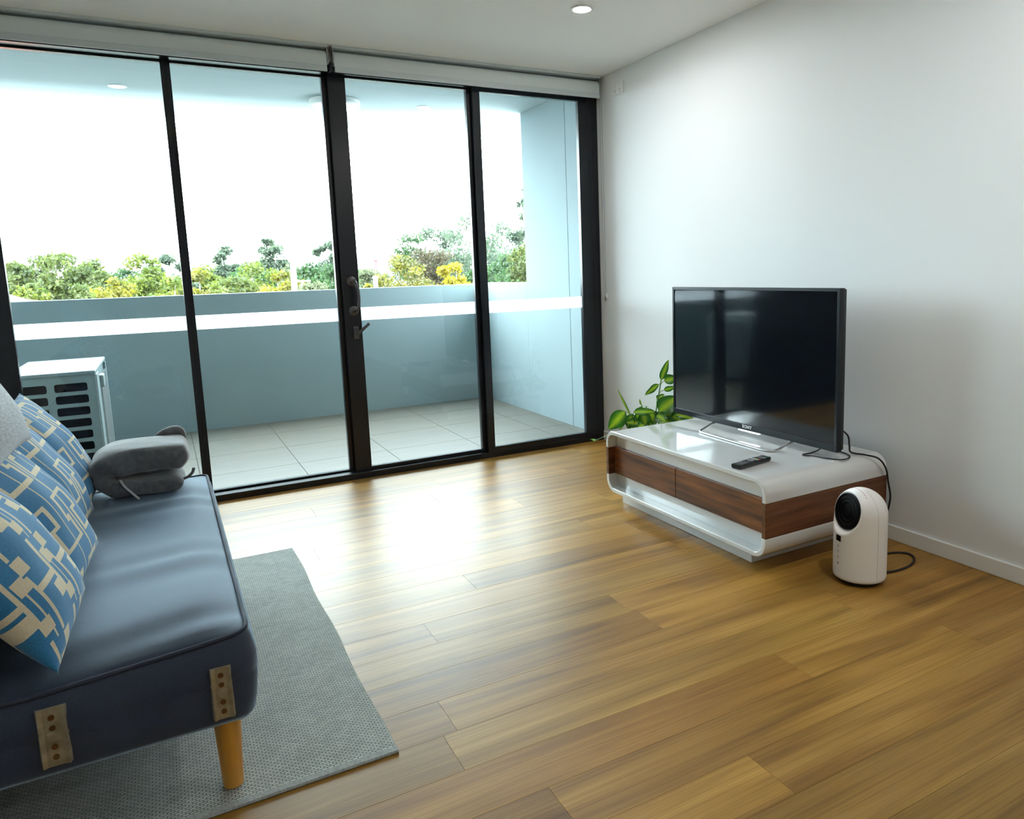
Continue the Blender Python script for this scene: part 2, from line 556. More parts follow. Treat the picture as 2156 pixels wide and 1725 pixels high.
def catmull(pts, k=8, closed=False):
    P = [Vector(p) for p in pts]; n = len(P); out = []
    rng = n if closed else n - 1
    for i in range(rng):
        p0 = P[(i - 1) % n] if (i > 0 or closed) else P[0] * 2 - P[1]
        p1 = P[i]; p2 = P[(i + 1) % n]
        p3 = P[(i + 2) % n] if (i < n - 2 or closed) else P[-1] * 2 - P[-2]
        for j in range(k):
            t = j / k
            out.append(0.5 * ((2 * p1) + (p2 - p0) * t + (2 * p0 - 5 * p1 + 4 * p2 - p3) * t * t + (3 * p1 - p0 - 3 * p2 + p3) * t ** 3))
    if not closed: out.append(P[-1])
    return out

def text_mesh(name, body, size, mtx, material, parent, depth=0.0006):
    cu = bpy.data.curves.new(name + '_curve', 'FONT')
    cu.body = body; cu.size = size; cu.align_x = 'CENTER'; cu.align_y = 'CENTER'
    cu.extrude = depth; cu.space_character = 1.12; cu.offset = size * 0.02
    o = bpy.data.objects.new(name + '_src', cu)
    COL.objects.link(o)
    dg = bpy.context.evaluated_depsgraph_get()
    me = bpy.data.meshes.new_from_object(o.evaluated_get(dg))
    bpy.data.objects.remove(o, do_unlink=True)
    me.transform(mtx)
    me.materials.clear(); me.materials.append(material)
    ob = bpy.data.objects.new(name, me)
    COL.objects.link(ob)
    ob.parent = parent
    p = parent; tot = Vector((0, 0, 0))
    while p is not None:
        tot += p.location; p = p.parent
    ob.location = -tot
    return ob

H = 2.65          # ceiling height
XL = -3.95        # left wall
YB = -8.2         # back wall
rnd = random.Random(7)

# ------------------------------------------------------------------ room shell
struct(MB().box(XL - 0.15, 0.15, YB - 0.15, 0.13, -0.12, -0.004).build('floor', M['floor']), 'oak look plank floor of the living room', 'floor')
floor_o = bpy.data.objects['floor']
struct(MB().box(XL - 0.15, 0.15, YB - 0.15, 0.13, H, H + 0.06).build('ceiling', M['ceiling']), 'white flat ceiling of the living room', 'ceiling')
struct(MB().box(0, 0.12, YB - 0.15, 0.13, -0.004, H).build('wall_right', M['wall']), 'plain white wall behind the television', 'wall')
struct(MB().box(XL - 0.12, XL, YB - 0.15, 0.13, -0.004, H).build('wall_left', M['wall']), 'white wall on the sofa side', 'wall')
struct(MB().box(XL, 0, YB - 0.12, YB, -0.004, H).build('wall_back', M['backwall']), 'wall behind the photographer', 'wall')
struct(MB().box(XL, 0, 0.0, 0.13, 2.56, H).build('wall_front', M['wall']), 'strip of wall above the sliding doors', 'wall')
struct(MB().box(-0.012, 0, YB, -0.001, 0, 0.07).build('baseboard_right', M['trimwhite'], bevel=0.003), 'white skirting board along the television wall', 'baseboard')

# planks: each one a piece of the floor
PW = 0.17; PL = 1.59
offs = {19: -2.160, 20: -1.647, 18: -1.213, 17: -0.728, 13: -2.153, 15: -1.420, 11: -1.865}
tones = {(19, 1): (0.70, 0.62, 0.55), (19, 2): (1.05, 1.0, 0.92), (20, 1): (1.22, 1.18, 1.08), (20, 0): (0.98, 0.90, 0.80), (18, 1): (1.0, 0.9, 0.8), (18, 0): (1.05, 1.0, 0.95), (17, 0): (1.18, 1.12, 1.0), (17, 1): (0.80, 0.75, 0.66), (21, 1): (0.95, 0.9, 0.82), (16, 1): (0.82, 0.76, 0.68), (15, 1): (0.8, 0.72, 0.64)}
mesh_cache = {}
def plank_mesh(L):
    key = round(L, 3)
    if key in mesh_cache: return mesh_cache[key]
    b = 0.0006; g = 0.00015
    x0, x1, y0, y1 = g, L - g, g, PW - g
    vs = [(x0, y0, -0.004), (x1, y0, -0.004), (x1, y1, -0.004), (x0, y1, -0.004),
          (x0, y0, -b), (x1, y0, -b), (x1, y1, -b), (x0, y1, -b),
          (x0 + b, y0 + b, 0), (x1 - b, y0 + b, 0), (x1 - b, y1 - b, 0), (x0 + b, y1 - b, 0)]
    fs = [(0, 3, 2, 1), (0, 1, 5, 4), (1, 2, 6, 5), (2, 3, 7, 6), (3, 0, 4, 7), (4, 5, 9, 8), (5, 6, 10, 9), (6, 7, 11, 10), (7, 4, 8, 11), (8, 9, 10, 11)]
    me = bpy.data.meshes.new('plank')
    me.from_pydata(vs, [], fs)
    me.materials.append(M['floor'])
    mesh_cache[key] = me
    return me
prng = random.Random(3)
for row in range(0, 34):
    ytop = 0.069 - PW * row            # far edge of the row
    ylow = ytop - PW
    o0 = offs.get(row, -3.9 + prng.random() * PL)
    while o0 > XL: o0 -= PL
    k = 0; x = o0
    idx = 0
    while x < 0:
        a = max(x, XL); b_ = min(x + PL, 0.0)
        if b_ - a > 0.02:
            o = bpy.data.objects.new('plank', plank_mesh(b_ - a))
            COL.objects.link(o)
            o.parent = floor_o
            o.location = (a, ylow, 0)
            t = 0.80 + prng.random() * 0.42
            wv = prng.uniform(-0.05, 0.05)
            c = tones.get((row, idx), (t * (1 + wv), t * 0.96, t * (0.92 - wv)))
            o.color = (*c, 1)
            idx += 1
        x += PL

# ------------------------------------------------------------------ sliding door wall
tr1 = sroot('trim_1', 'black aluminium outer frame around the sliding doors', 'door frame', (-2, 0, 0))
MB().box(XL, 0, 0.0, 0.13, -0.003, 0.040).build('sill', M['frame'], tr1, bevel=0.002)
MB().box(XL, 0, 0.0, 0.13, 2.515, 2.56).build('head', M['frame'], tr1, bevel=0.002)
MB().box(-0.062, -0.004, 0.0, 0.13, 0.04, 2.515).build('jamb', M['frame'], tr1, bevel=0.002)
MB().box(XL, -3.70, 0.0, 0.13, 0.04, 2.515).build('jamb', M['frame'], tr1, bevel=0.002)

def panel(name, label, x0, x1, y0, y1, sl, sr, rb, rt, strip=True):
    r = sroot(name, label, 'door', ((x0 + x1) / 2, (y0 + y1) / 2, 0.04))
    zb, zt = 0.040, 2.520
    MB().box(x0, x0 + sl, y0, y1, zb, zt).build('stile', M['frame'], r, bevel=0.002)
    MB().box(x1 - sr, x1, y0, y1, zb, zt).build('stile', M['frame'], r, bevel=0.002)
    MB().box(x0 + sl, x1 - sr, y0 + 0.002, y1 - 0.002, zb, rb).build('bottom_rail', M['frame'], r, bevel=0.002)
    MB().box(x0 + sl, x1 - sr, y0 + 0.002, y1 - 0.002, rt, zt).build('top_rail', M['frame'], r, bevel=0.002)
    ym = (y0 + y1) / 2
    MB().box(x0 + sl - 0.005, x1 - sr + 0.005, ym - 0.003, ym + 0.003, rb - 0.005, rt + 0.005).build('glass_pane', M['glass'], r)
    if strip:
        MB().box(x0 + sl, x1 - sr, ym + 0.0032, ym + 0.0036, 1.022, 1.104).build('frosted_band', M['frost'], r, label='white frosted safety strip across the glass')
    return r
panel('door_1', 'black framed glass panel at the sofa end of the sliding doors', -3.70, -2.752, 0.080, 0.120, 0.112, 0.024, 0.052, 2.505)
panel('door_2', 'glass door panel between the narrow mullion and the handle post', -2.752, -1.868, 0.080, 0.120, 0.024, 0.048, 0.052, 2.505)
d3 = panel('door_3', 'sliding glass door panel carrying the pull handle', -1.888, -0.925, 0.040, 0.078, 0.105, 0.070, 0.062, 2.505)
panel('door_4', 'glass door panel nearest the television wall', -0.968, -0.062, 0.0, 0.038, 0.053, 0.098, 0.074, 2.49)

# pull handle and lever on door_3
h = MB()
h.tube(catmull([(-1.822, 0.038, 1.270), (-1.822, -0.012, 1.268), (-1.815, -0.036, 1.245), (-1.810, -0.040, 1.20), (-1.810, -0.040, 1.15), (-1.815, -0.036, 1.108), (-1.822, -0.012, 1.085), (-1.822, 0.038, 1.083)], 5), 0.0095, 10)
hd = h.build('pull_handle', M['darksteel'], d3, smooth='auto')
for z in (1.272, 1.085):
    MB().lathe([(0.030, 0), (0.030, 0.004), (0.024, 0.007), (0.0, 0.007)], (-1.828, 0.0405, z), 24, axis=(0, -1, 0)).build('rosette', M['darksteel'], hd, smooth='auto')
lv = MB().box(-1.840, -1.806, 0.031, 0.041, 0.905, 0.985).build('lock_plate', M['darksteel'], d3, bevel=0.003)
m_ = MB()
m_.tube([(-1.822, 0.032, 0.945), (-1.822, -0.014, 0.945)], 0.011, 12)
m_.tube([(-1.826, -0.016, 0.940), (-1.752, -0.020, 1.004)], 0.0095, 12)
m_.build('lever', M['darksteel'], lv, smooth='auto')

# ------------------------------------------------------------------ roller blinds
def blind(label, x0, x1, chain):
    r = thing('roller_blind', label, 'blind', ((x0 + x1) / 2, -0.05, 2.56), group='roller blinds above the sliding doors')
    MB().box(x0 - 0.01, x1 + 0.01, -0.098, -0.004, 2.634, 2.6495).build('mounting_rail', M['blindrail'], r, bevel=0.002)
    MB().tube([(x0, -0.052, 2.580), (x1, -0.052, 2.580)], 0.040, 24).build('roller', M['blind'], r, smooth='auto')
    poly = [(-0.052 - 0.0415 * math.sin(a), 2.580 + 0.0415 * math.cos(a)) for a in [math.radians(d) for d in range(0, 91, 10)]]
    poly += [(-0.0935, 2.53)]
    inner = [(p + 0.0012, q - 0.0006) for p, q in reversed(poly)]
    MB().prism(poly + inner, lambda p, q, t: (t, p, q), x0, x1).build('blind_fabric', M['blind'], r, smooth='auto')
    MB().box(x0, x1, -0.099, -0.088, 2.497, 2.531).build('bottom_rail', M['blindrail'], r, bevel=0.003)
    for xx, a, b in ((x0, x0 - 0.008, x0 - 0.003), (x1, x1 + 0.003, x1 + 0.008)):
        MB().box(a, b, -0.096, -0.012, 2.545, 2.634).build('end_bracket', M['steel'], r, bevel=0.002)
    if chain:
        c = MB()
        pts = catmull([(x1 + 0.010, -0.098, 2.60), (x1 + 0.0145, -0.098, 2.0), (x1 + 0.0145, -0.096, 1.14), (x1 + 0.0145, -0.090, 1.105), (x1 + 0.0145, -0.074, 1.14), (x1 + 0.0145, -0.070, 2.0), (x1 + 0.010, -0.074, 2.60)], 6)
        c.tube(pts, 0.0016, 6)
        c.build('pull_chain', M['steel'], r)
        MB().box(-0.022, -0.001, -0.090, -0.076, 1.086, 1.118).build('chain_cleat', M['whiteplastic'], r, bevel=0.003)
    return r
blind('long pale roller blind above the sofa side door panels', -3.94, -1.912, False)
b2 = blind('pale roller blind with pull chain beside the television wall', -1.868, -0.036, True)
MB().box(-1.889, -1.881, -0.085, -0.02, 2.508, 2.560).build('chain_guide', M['black'], b2, bevel=0.002)

# wall socket near the ceiling
r = thing('wall_socket', 'white double power socket high on the wall beside the blind', 'socket', (0, -0.285, 2.525))
MB().box(-0.010, 0.0, -0.350, -0.222, 2.486, 2.563).build('face_plate', M['whiteplastic'], r, bevel=0.004, seg=3)
for yy in (-0.318, -0.254):
    q = MB().box(-0.0135, -0.009, yy - 0.008, yy + 0.008, 2.536, 2.552).build('switch', M['trimwhite'], r, bevel=0.002)
    s_ = MB()
    s_.obox((-0.0102, yy - 0.009, 2.516), (1, 0, 0), (0, 1, .6), (0, -.6, 1), 0.001, 0.0013, 0.005)
    s_.obox((-0.0102, yy + 0.009, 2.516), (1, 0, 0), (0, 1, -.6), (0, .6, 1), 0.001, 0.0013, 0.005)
    s_.box(-0.0112, -0.0092, yy - 0.0013, yy + 0.0013, 2.498, 2.507)
    s_.build('pin_holes', M['btn'], r)

# ceiling downlight in the room
def downlight(name, label, x, y, z, group=None, m=None, r0=0.045, power=0):
    t = thing(name, label, 'ceiling light', (x, y, z), group)
    MB().lathe([(r0 + 0.016, -0.001), (r0 + 0.016, -0.004), (r0 + 0.004, -0.007), (r0, -0.004), (r0, -0.001)], (x, y, z), 40).build('trim_ring', M['whiteplastic'], t, smooth='auto')
    MB().lathe([(r0, -0.0045), (r0, -0.006), (0, -0.0062)], (x, y, z), 40).build('diffuser', m, t, smooth='auto')
    if power:
        la = bpy.data.lights.new('lamp', 'AREA')
        la.shape = 'DISK'; la.size = 2 * r0; la.energy = power; la.color = (1.0, 0.98, 0.95)
        lo = bpy.data.objects.new('lamp', la); COL.objects.link(lo)
        lo.parent = t; lo.location = (0, 0, -0.009)
    return t
downlight('downlight', 'round lit downlight recessed in the living room ceiling', -0.826, -1.202, H, None, M['lamp'], power=LAMP_W)
for k_, (lx, ly, wh) in enumerate(((-0.83, -3.60, 'on the television wall side, level with the photographer'), (-0.83, -6.00, 'at the back of the room, television wall side'))):  # extra out-of-view downlights, added to lift the room's brightness
    downlight('downlight', 'added fill downlight, out of view, in the ceiling ' + wh, lx, ly, H, None, M['lamp'], power=LAMP_W)

# ------------------------------------------------------------------ balcony
ZT = -0.02
bf = struct(MB().box(-6.2, 0.3, 0.13, 2.70, -0.30, -0.032).build('floor_balcony', M['grout']), 'tiled balcony floor outside the glass doors', 'floor')
TX, TY = 0.640, 0.607
tn = 0
for i in range(-9, 2):
    for j in range(0, 5):
        x0 = -0.21 + TX * i; y0 = 0.150 + TY * (j - 0)
        y0 = 0.757 - TY + TY * j
        a, b, c, d = max(x0, -6.0), min(x0 + TX, 0.098), max(y0, 0.135), min(y0 + TY, 2.515)
        if b - a < 0.03 or d - c < 0.03: continue
        g = 0.002
        t = MB().box(a + g, b - g, c + g, d - g, -0.031, ZT).build('tile', M['tile'], bf, origin=(a, c, 0))
for o in list(bf.children):
    o.data.materials[0] = M['tile']
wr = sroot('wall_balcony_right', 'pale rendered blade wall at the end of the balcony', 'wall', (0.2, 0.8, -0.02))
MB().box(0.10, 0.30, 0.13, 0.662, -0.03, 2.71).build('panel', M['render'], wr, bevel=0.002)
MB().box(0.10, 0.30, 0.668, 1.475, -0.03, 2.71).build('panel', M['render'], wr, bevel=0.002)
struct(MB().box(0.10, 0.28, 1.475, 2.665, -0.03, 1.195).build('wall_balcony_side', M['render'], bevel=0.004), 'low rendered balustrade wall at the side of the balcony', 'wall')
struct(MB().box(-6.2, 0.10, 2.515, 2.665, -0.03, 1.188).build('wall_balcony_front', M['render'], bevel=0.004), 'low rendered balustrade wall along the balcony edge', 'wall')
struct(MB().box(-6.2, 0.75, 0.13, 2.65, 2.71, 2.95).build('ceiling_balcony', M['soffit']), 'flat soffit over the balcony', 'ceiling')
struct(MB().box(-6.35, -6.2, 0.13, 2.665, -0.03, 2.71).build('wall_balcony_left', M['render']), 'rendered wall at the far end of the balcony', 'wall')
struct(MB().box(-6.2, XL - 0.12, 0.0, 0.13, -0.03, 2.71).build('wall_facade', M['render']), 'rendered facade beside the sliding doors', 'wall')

downlight('downlight', 'round lit downlight in the balcony soffit above the condenser', -3.018, 1.652, 2.71, 'balcony downlights', M['lamp_out'])
downlight('downlight', 'round lit downlight in the balcony soffit near the blade wall', -0.787, 1.523, 2.71, 'balcony downlights', M['lamp_out'], 0.04)
oy = thing('oyster_light', 'large round lit oyster light on the balcony soffit', 'ceiling light', (-1.515, 1.55, 2.71))
MB().lathe([(0.190, 0.0), (0.197, -0.006), (0.197, -0.040), (0.185, -0.050), (0.17, -0.050)], (-1.515, 1.55, 2.71), 48).build('rim', M['whiteplastic'], oy, smooth='auto')
MB().lathe([(0.172, -0.046), (0.168, -0.054), (0.10, -0.060), (0, -0.062)], (-1.515, 1.55, 2.71), 48).build('diffuser', M['lamp_out'], oy, smooth='auto')

# outdoor condenser
ac = thing('air_conditioner', 'pale outdoor air conditioner condenser on the balcony tiles', 'air conditioner', (-3.55, 1.45, ZT))
AX0, AX1, AY0, AY1, AZ0, AZ1 = -3.80, -3.315, 0.95, 1.95, 0.04, 0.725
MB().box(AX0 + 0.006, AX1 - 0.012, AY0 + 0.03, AY1, AZ0, AZ1).build('cabinet', M['acwhite'], ac, bevel=0.008)
MB().box(AX0, AX1 + 0.004, AY0 - 0.012, AY1 + 0.01, AZ1, AZ1 + 0.026).build('lid', M['acwhite'], ac, bevel=0.008, seg=3)
def grille_face():
    # front face with rounded-rectangle openings, built as a plate of bars
    b = MB()
    cols = [(-3.765, -3.585), (-3.545, -3.365)]
    rows = [(AZ1 - 0.05 - 0.078 * k, AZ1 - 0.05 - 0.078 * k - 0.055) for k in range(8)]
    y0, y1 = AY0, AY0 + 0.02
    xs = [AX0, cols[0][0], cols[0][1], cols[1][0], cols[1][1], AX1]
    for a, c in ((xs[0], xs[1]), (xs[2], xs[3]), (xs[4], xs[5])):
        b.box(a, c, y0, y1, AZ0, AZ1)
    for (a, c) in cols:
        zt = AZ1
        for (hi, lo) in rows:
            b.box(a, c, y0 + 0.0005, y1, hi, zt)
            zt = lo
        b.box(a, c, y0 + 0.0005, y1, AZ0, zt)
        for (hi, lo) in rows:                       # corner fillets
            rr = 0.014
            for sx, xx in ((1, a), (-1, c)):
                for sz, zz in ((-1, hi), (1, lo)):
                    arc = [(xx + sx * rr * (1 - math.cos(t)), zz + sz * rr * (1 - math.sin(t))) for t in [math.radians(d) for d in (0, 22, 45, 68, 90)]]
                    b.prism([(xx, zz)] + arc, lambda p, q, t: (p, t, q), y0 + 0.0005, y1)
    return b
grille_face().build('grille', M['acwhite'], ac)
MB().box(AX0 + 0.03, AX1 - 0.04, AY0 + 0.021, AY0 + 0.032, AZ0 + 0.02, AZ1 - 0.02).build('dark_interior', M['void'], ac)
for k in range(3):
    pass
fin = MB()
for k in range(40):
    y = AY0 + 0.42 + k * 0.013
    fin.box(AX1 - 0.013, AX1 + 0.004, y, y + 0.004, AZ0 + 0.03, AZ1 - 0.06)
fo = fin.build('fins', M['acfin'], ac); fo['kind'] = 'stuff'
MB().box(AX1 - 0.012, AX1 + 0.006, AY0 + 0.03, AY0 + 0.22, AZ0 + 0.02, AZ1 - 0.005).build('corner_post', M['acwhite'], ac, bevel=0.004)
MB().box(AX1 - 0.012, AX1 + 0.030, AY0 + 0.24, AY0 + 0.36, AZ1 - 0.12, AZ1 - 0.035).build('valve_cover', M['acwhite'], ac, bevel=0.008)
MB().box(AX1 - 0.012, AX1 + 0.006, AY1 - 0.07, AY1 - 0.002, AZ0 + 0.02, AZ1 - 0.005).build('corner_post', M['acwhite'], ac, bevel=0.004)
for yy in (1.1, 1.78):
    MB().box(AX0 + 0.02, AX1 - 0.02, yy, yy + 0.06, ZT, AZ0 + 0.002).build('foot', M['rubber'], ac, bevel=0.004)

# ------------------------------------------------------------------ rug
rg = thing('rug', 'grey woven flat rug under the sofa on the plank floor', 'rug', (-3.1, -1.94, 0))
b = MB()
RX0, RX1, RY0, RY1 = -3.86, -2.452, -2.826, -1.056
nx, ny = 28, 34
vs = []
for j in range(ny + 1):
    for i in range(nx + 1):
        x = RX0 + (RX1 - RX0) * i / nx; y = RY0 + 0.012 + (RY1 - RY0 - 0.012) * j / ny
        ex = 0.004 * math.sin(y * 9 + 1) if i == nx else 0
        vs.append((x + ex, y, 0.0078 + 0.0006 * math.sin(x * 7 + y * 3) * math.sin(y * 5)))
fs = [(j * (nx + 1) + i, j * (nx + 1) + i + 1, (j + 1) * (nx + 1) + i + 1, (j + 1) * (nx + 1) + i) for j in range(ny) for i in range(nx)]
n0 = len(vs)
vs2 = vs + [(p[0], p[1], 0.0005) for p in vs]
fs2 = fs + [tuple(n0 + k for k in reversed(f)) for f in fs]
loop = [i for i in range(nx + 1)] + [j * (nx + 1) + nx for j in range(1, ny + 1)] + [ny * (nx + 1) + i for i in range(nx - 1, -1, -1)] + [j * (nx + 1) for j in range(ny - 1, 0, -1)]
for k in range(len(loop)):
    a, c = loop[k], loop[(k + 1) % len(loop)]
    fs2.append((a, n0 + a, n0 + c, c))
b.add(vs2, fs2)
b.build('woven_field', M['rug'], rg)
e = MB()
e.prism([(RY0 - 0.002, 0.0005), (RY0 - 0.004, 0.004), (RY0, 0.0085), (RY0 + 0.014, 0.0092), (RY0 + 0.022, 0.0085), (RY0 + 0.022, 0.0005)], lambda p, q, t: (t, p, q), RX0, RX1 + 0.004)
e.build('edge_binding', M['rugedge'], rg, smooth='auto')

# ------------------------------------------------------------------ sofa
SX0, SX1, SY0, SY1 = -3.64, -2.795, -2.82, -1.15
sofa = thing('sofa_bed', 'dark navy armless sofa bed on honey wood legs over the rug', 'sofa', (-3.25, -1.98, 0.0085))
def soft_block(x0, x1, y0, y1, zb, ztop_fn, r, prof, nx, ny):
    """block whose top is a height field, with rounded plan corners and a side profile [(fraction below the top, outset)]"""
    mb = MB(); vs = []
    cx, cy = (x0 + x1) / 2, (y0 + y1) / 2
    def plan(i, j):
        x = x0 + (x1 - x0) * i / nx; y = y0 + (y1 - y0) * j / ny
        qx = min(max(x, x0 + r), x1 - r); qy = min(max(y, y0 + r), y1 - r)
        dx, dy = x - qx, y - qy; d = math.hypot(dx, dy)
        if d > 1e-9 and abs(dx) > 1e-9 and abs(dy) > 1e-9:
            k = max(abs(dx), abs(dy)) / d
            x, y = qx + dx * k, qy + dy * k
        return x, y
    for j in range(ny + 1):
        for i in range(nx + 1):
            x, y = plan(i, j)
            vs.append((x, y, ztop_fn(x, y)))
    fs = [(j * (nx + 1) + i, j * (nx + 1) + i + 1, (j + 1) * (nx + 1) + i + 1, (j + 1) * (nx + 1) + i) for j in range(ny) for i in range(nx)]
    loop = [i for i in range(nx + 1)] + [j * (nx + 1) + nx for j in range(1, ny + 1)] + [ny * (nx + 1) + i for i in range(nx - 1, -1, -1)] + [j * (nx + 1) for j in range(ny - 1, 0, -1)]
    cur = loop[:]
    rim = [vs[k] for k in loop]
    nrm = []
    n = len(loop)
    for k in range(n):
        a = Vector(rim[k - 1]); c = Vector(rim[(k + 1) % n]); t = c - a
        nrm.append(Vector((t.y, -t.x, 0)).normalized())
    for fr, out in prof:
        base = len(vs); new = []
        for k in range(n):
            x, y, z = rim[k]
            vs.append((x + nrm[k].x * out, y + nrm[k].y * out, z + (zb - z) * fr)); new.append(base + k)
        for k in range(n):
            fs.append((cur[k], cur[(k + 1) % n], new[(k + 1) % n], new[k]))
        cur = new
    fs.append(tuple(reversed(cur)))
    mb.add(vs, fs)
    return mb, rim, nrm
def seat_edge(x, y):
    u = (x - SX1) / (SX0 - SX1)                       # 0 front .. 1 back
    v = (y - SY0) / (SY1 - SY0)
    sag = 0.036 * min(1, max(0, u * 1.9)) ** 0.8
    return 0.452 - sag * (1 - min(1, v * 2.2) ** 0.6 * 0.6) - 0.006 * math.sin(math.pi * v)
def seat_top(x, y):
    u = (x - SX1) / (SX0 - SX1); v = (y - SY0) / (SY1 - SY0)
    du = min(1, u * 7); dv = min(1, min(v, 1 - v) * 9)
    eu = 1 - (1 - du) ** 2; ev = 1 - (1 - dv) ** 2
    crown = 0.030 * eu * ev
    wr_ = 0.0065 * math.sin(v * 44 + 1.6 * math.sin(v * 17) + u * 2.5) * (1 - min(1, u * 1.7)) * ev * (0.35 + 0.65 * eu) * (0.6 + 0.4 * math.sin(v * 9))
    wr_ += 0.003 * math.sin(v * 57 + u * 6) * math.exp(-((v - 0.04) / 0.05) ** 2) * ev
    return seat_edge(x, y) + crown + wr_
sb, rim, nrm = soft_block(SX0, SX1, SY0, SY1, 0.225, seat_top, 0.035,
                          [(0.02, 0.004), (0.12, 0.013), (0.28, 0.021), (0.42, 0.022), (0.46, 0.0185), (0.50, 0.0205), (0.75, 0.015), (0.93, 0.008), (1.0, -0.004)], 44, 80)
seat = sb.build('seat', M['sofa'], sofa, smooth='auto', angle=60)
pip = MB().tube([(p[0] + n_.x * 0.002, p[1] + n_.y * 0.002, p[2] + 0.001) for p, n_ in zip(rim, nrm)], 0.0055, 8, closed=True)
pip.build('piping', M['piping'], seat, smooth=True)
# backrest, leaning back behind the cushions
def back_top(s_, t_):
    u = (s_) ; return 0
bk = MB()
bx = Vector((-math.sin(math.radians(22)), 0, math.cos(math.radians(22))))      # up the backrest
bn = Vector((bx.z, 0, -bx.x))                                                   # towards the sitter
bo = Vector((-3.392, 0, 0.445))
nn = 24
def back_pt(a, c, side):
    y = SY0 + 0.02 + (SY1 - SY0 - 0.04) * a
    e = (1 - abs(2 * a - 1) ** 8) * (1 - abs(2 * c - 1) ** 6)
    th = 0.055 + 0.035 * e
    return bo + bx * (0.42 * c) + Vector((0, y, 0)) + bn * (th * side)
vs = []; fs = []
for sd in (1, -1):
    for i in range(nn + 1):
        for j in range(9):
            vs.append(back_pt(i / nn, j / 8, sd))
N1 = (nn + 1) * 9
for i in range(nn):
    for j in range(8):
        a = i * 9 + j
        fs.append((a, a + 1, a + 10, a + 9)); fs.append((N1 + a, N1 + a + 9, N1 + a + 10, N1 + a + 1))
lp = [i * 9 for i in range(nn + 1)] + [nn * 9 + j for j in range(1, 9)] + [i * 9 + 8 for i in range(nn - 1, -1, -1)] + [j for j in range(7, 0, -1)]
for k in range(len(lp)):
    a, c = lp[k], lp[(k + 1) % len(lp)]
    fs.append((a, c, N1 + c, N1 + a))
bk.add(vs, fs).build('backrest', M['sofa'], sofa, smooth='auto', angle=70)
for (lx, ly) in ((-2.855, -2.735), (-3.56, -2.735), (-2.855, -1.235), (-3.56, -1.235)):
    MB().lathe([(0.021, 0.0095), (0.0245, 0.012), (0.0345, 0.238)], (lx, ly, 0), 28).build('leg', M['oakleg'], sofa, smooth='auto')
def bracket(xc, zc, hgt, wd):
    y = SY0 - 0.0215
    t = MB()
    for a, c in ((-1, 1),):
        x0, x1 = xc - wd / 2, xc + wd / 2
        z0, z1 = zc - hgt / 2, zc + hgt / 2
        t.prism([(x0, y + 0.006), (x0 + 0.004, y - 0.006), (x0 + 0.013, y - 0.001), (x1 - 0.013, y - 0.001), (x1 - 0.004, y - 0.006), (x1, y + 0.006)],
                lambda p, q, s_: (p + (0.010 if False else 0.0), q, s_), z0, z1)
        t.box(xc - 0.012, xc + 0.012, y - 0.004, y + 0.002, zc - 0.010, zc + 0.010)
    br = t.build('bracket', M['zinc'], sofa, bevel=0.0012, label='zinc coloured steel arm connector plate')
    for dz in (0.046, 0.022, -0.022, -0.046):
        MB().lathe([(0.0062, 0), (0.0062, 0.0025), (0.003, 0.0030), (0, 0.0020)], (xc, y - 0.001, zc + dz), 14, axis=(0, -1, 0)).build('screw', M['screw'], br, smooth='auto')
bracket(-2.862, 0.320, 0.132, 0.050)
bracket(-3.196, 0.326, 0.136, 0.058)

# ------------------------------------------------------------------ cushions
def raster_A(N):
    """fret outline: polyline meander across, thin lines along"""
    u = N / 16.0
    g = np.zeros((N, N), bool)       # [a (along), c (across)]
    AP, CP = 7.0, 6.0
    segs = [((0, 0), (0, 3.5)), ((0, 3.5), (2.2, 3.5)), ((2.2, 3.5), (2.2, 2.4)), ((2.2, 2.4), (4.6, 2.4)), ((4.6, 2.4), (4.6, 6.8)), ((4.6, 6.8), (2.5, 6.8)), ((2.5, 6.8), (2.5, 6.0)), ((2.5, 6.0), (0, 6.0))]
    rects = []
    hw = 0.23
    for (a0, c0), (a1, c1) in segs:
        rects.append((min(a0, a1) - hw, max(a0, a1) + hw, min(c0, c1) - hw, max(c0, c1) + hw))
    rects.append((-0.1, 7.1, 1.45, 1.68))
    rects.append((-0.1, 7.1, 4.75, 4.90))
    for ia in range(-2, 5):
        for ic in range(-2, 5):
            for a0, a1, c0, c1 in rects:
                i0, i1 = round((a0 + ia * AP + 0.8) * u), round((a1 + ia * AP + 0.8) * u)
                j0, j1 = round((c0 + ic * CP + 0.6) * u), round((c1 + ic * CP + 0.6) * u)
                i0, i1, j0, j1 = max(i0, 0), min(i1, N), max(j0, 0), min(j1, N)
                if i1 > i0 and j1 > j0: g[i0:i1, j0:j1] = True
    return g
def raster_B(N):
    """bold hooks: lines along with square blocks, and bars across"""
    u = N / 19.5
    g = np.zeros((N, N), bool)
    AP, CP = 8.0, 6.4
    rects = [(0.0, 6.0, 0.3, 0.75), (4.7, 6.2, -1.3, 0.3), (6.0, 7.5, 0.3, 1.9), (2.2, 8.3, 2.6, 3.05), (0.5, 2.0, 2.6, 4.2), (1.9, 3.3, 1.1, 2.6), (3.6, 4.3, 3.05, 6.9), (3.4, 8.3, 1.55, 1.75)]
    for ia in range(-2, 5):
        for ic in range(-2, 5):
            for a0, a1, c0, c1 in rects:
                i0, i1 = round((a0 + ia * AP + 1.0) * u), round((a1 + ia * AP + 1.0) * u)
                j0, j1 = round((c0 + ic * CP + 0.5) * u), round((c1 + ic * CP + 0.5) * u)
                i0, i1, j0, j1 = max(i0, 0), min(i1, N), max(j0, 0), min(j1, N)
                if i1 > i0 and j1 > j0: g[i0:i1, j0:j1] = True
    return g
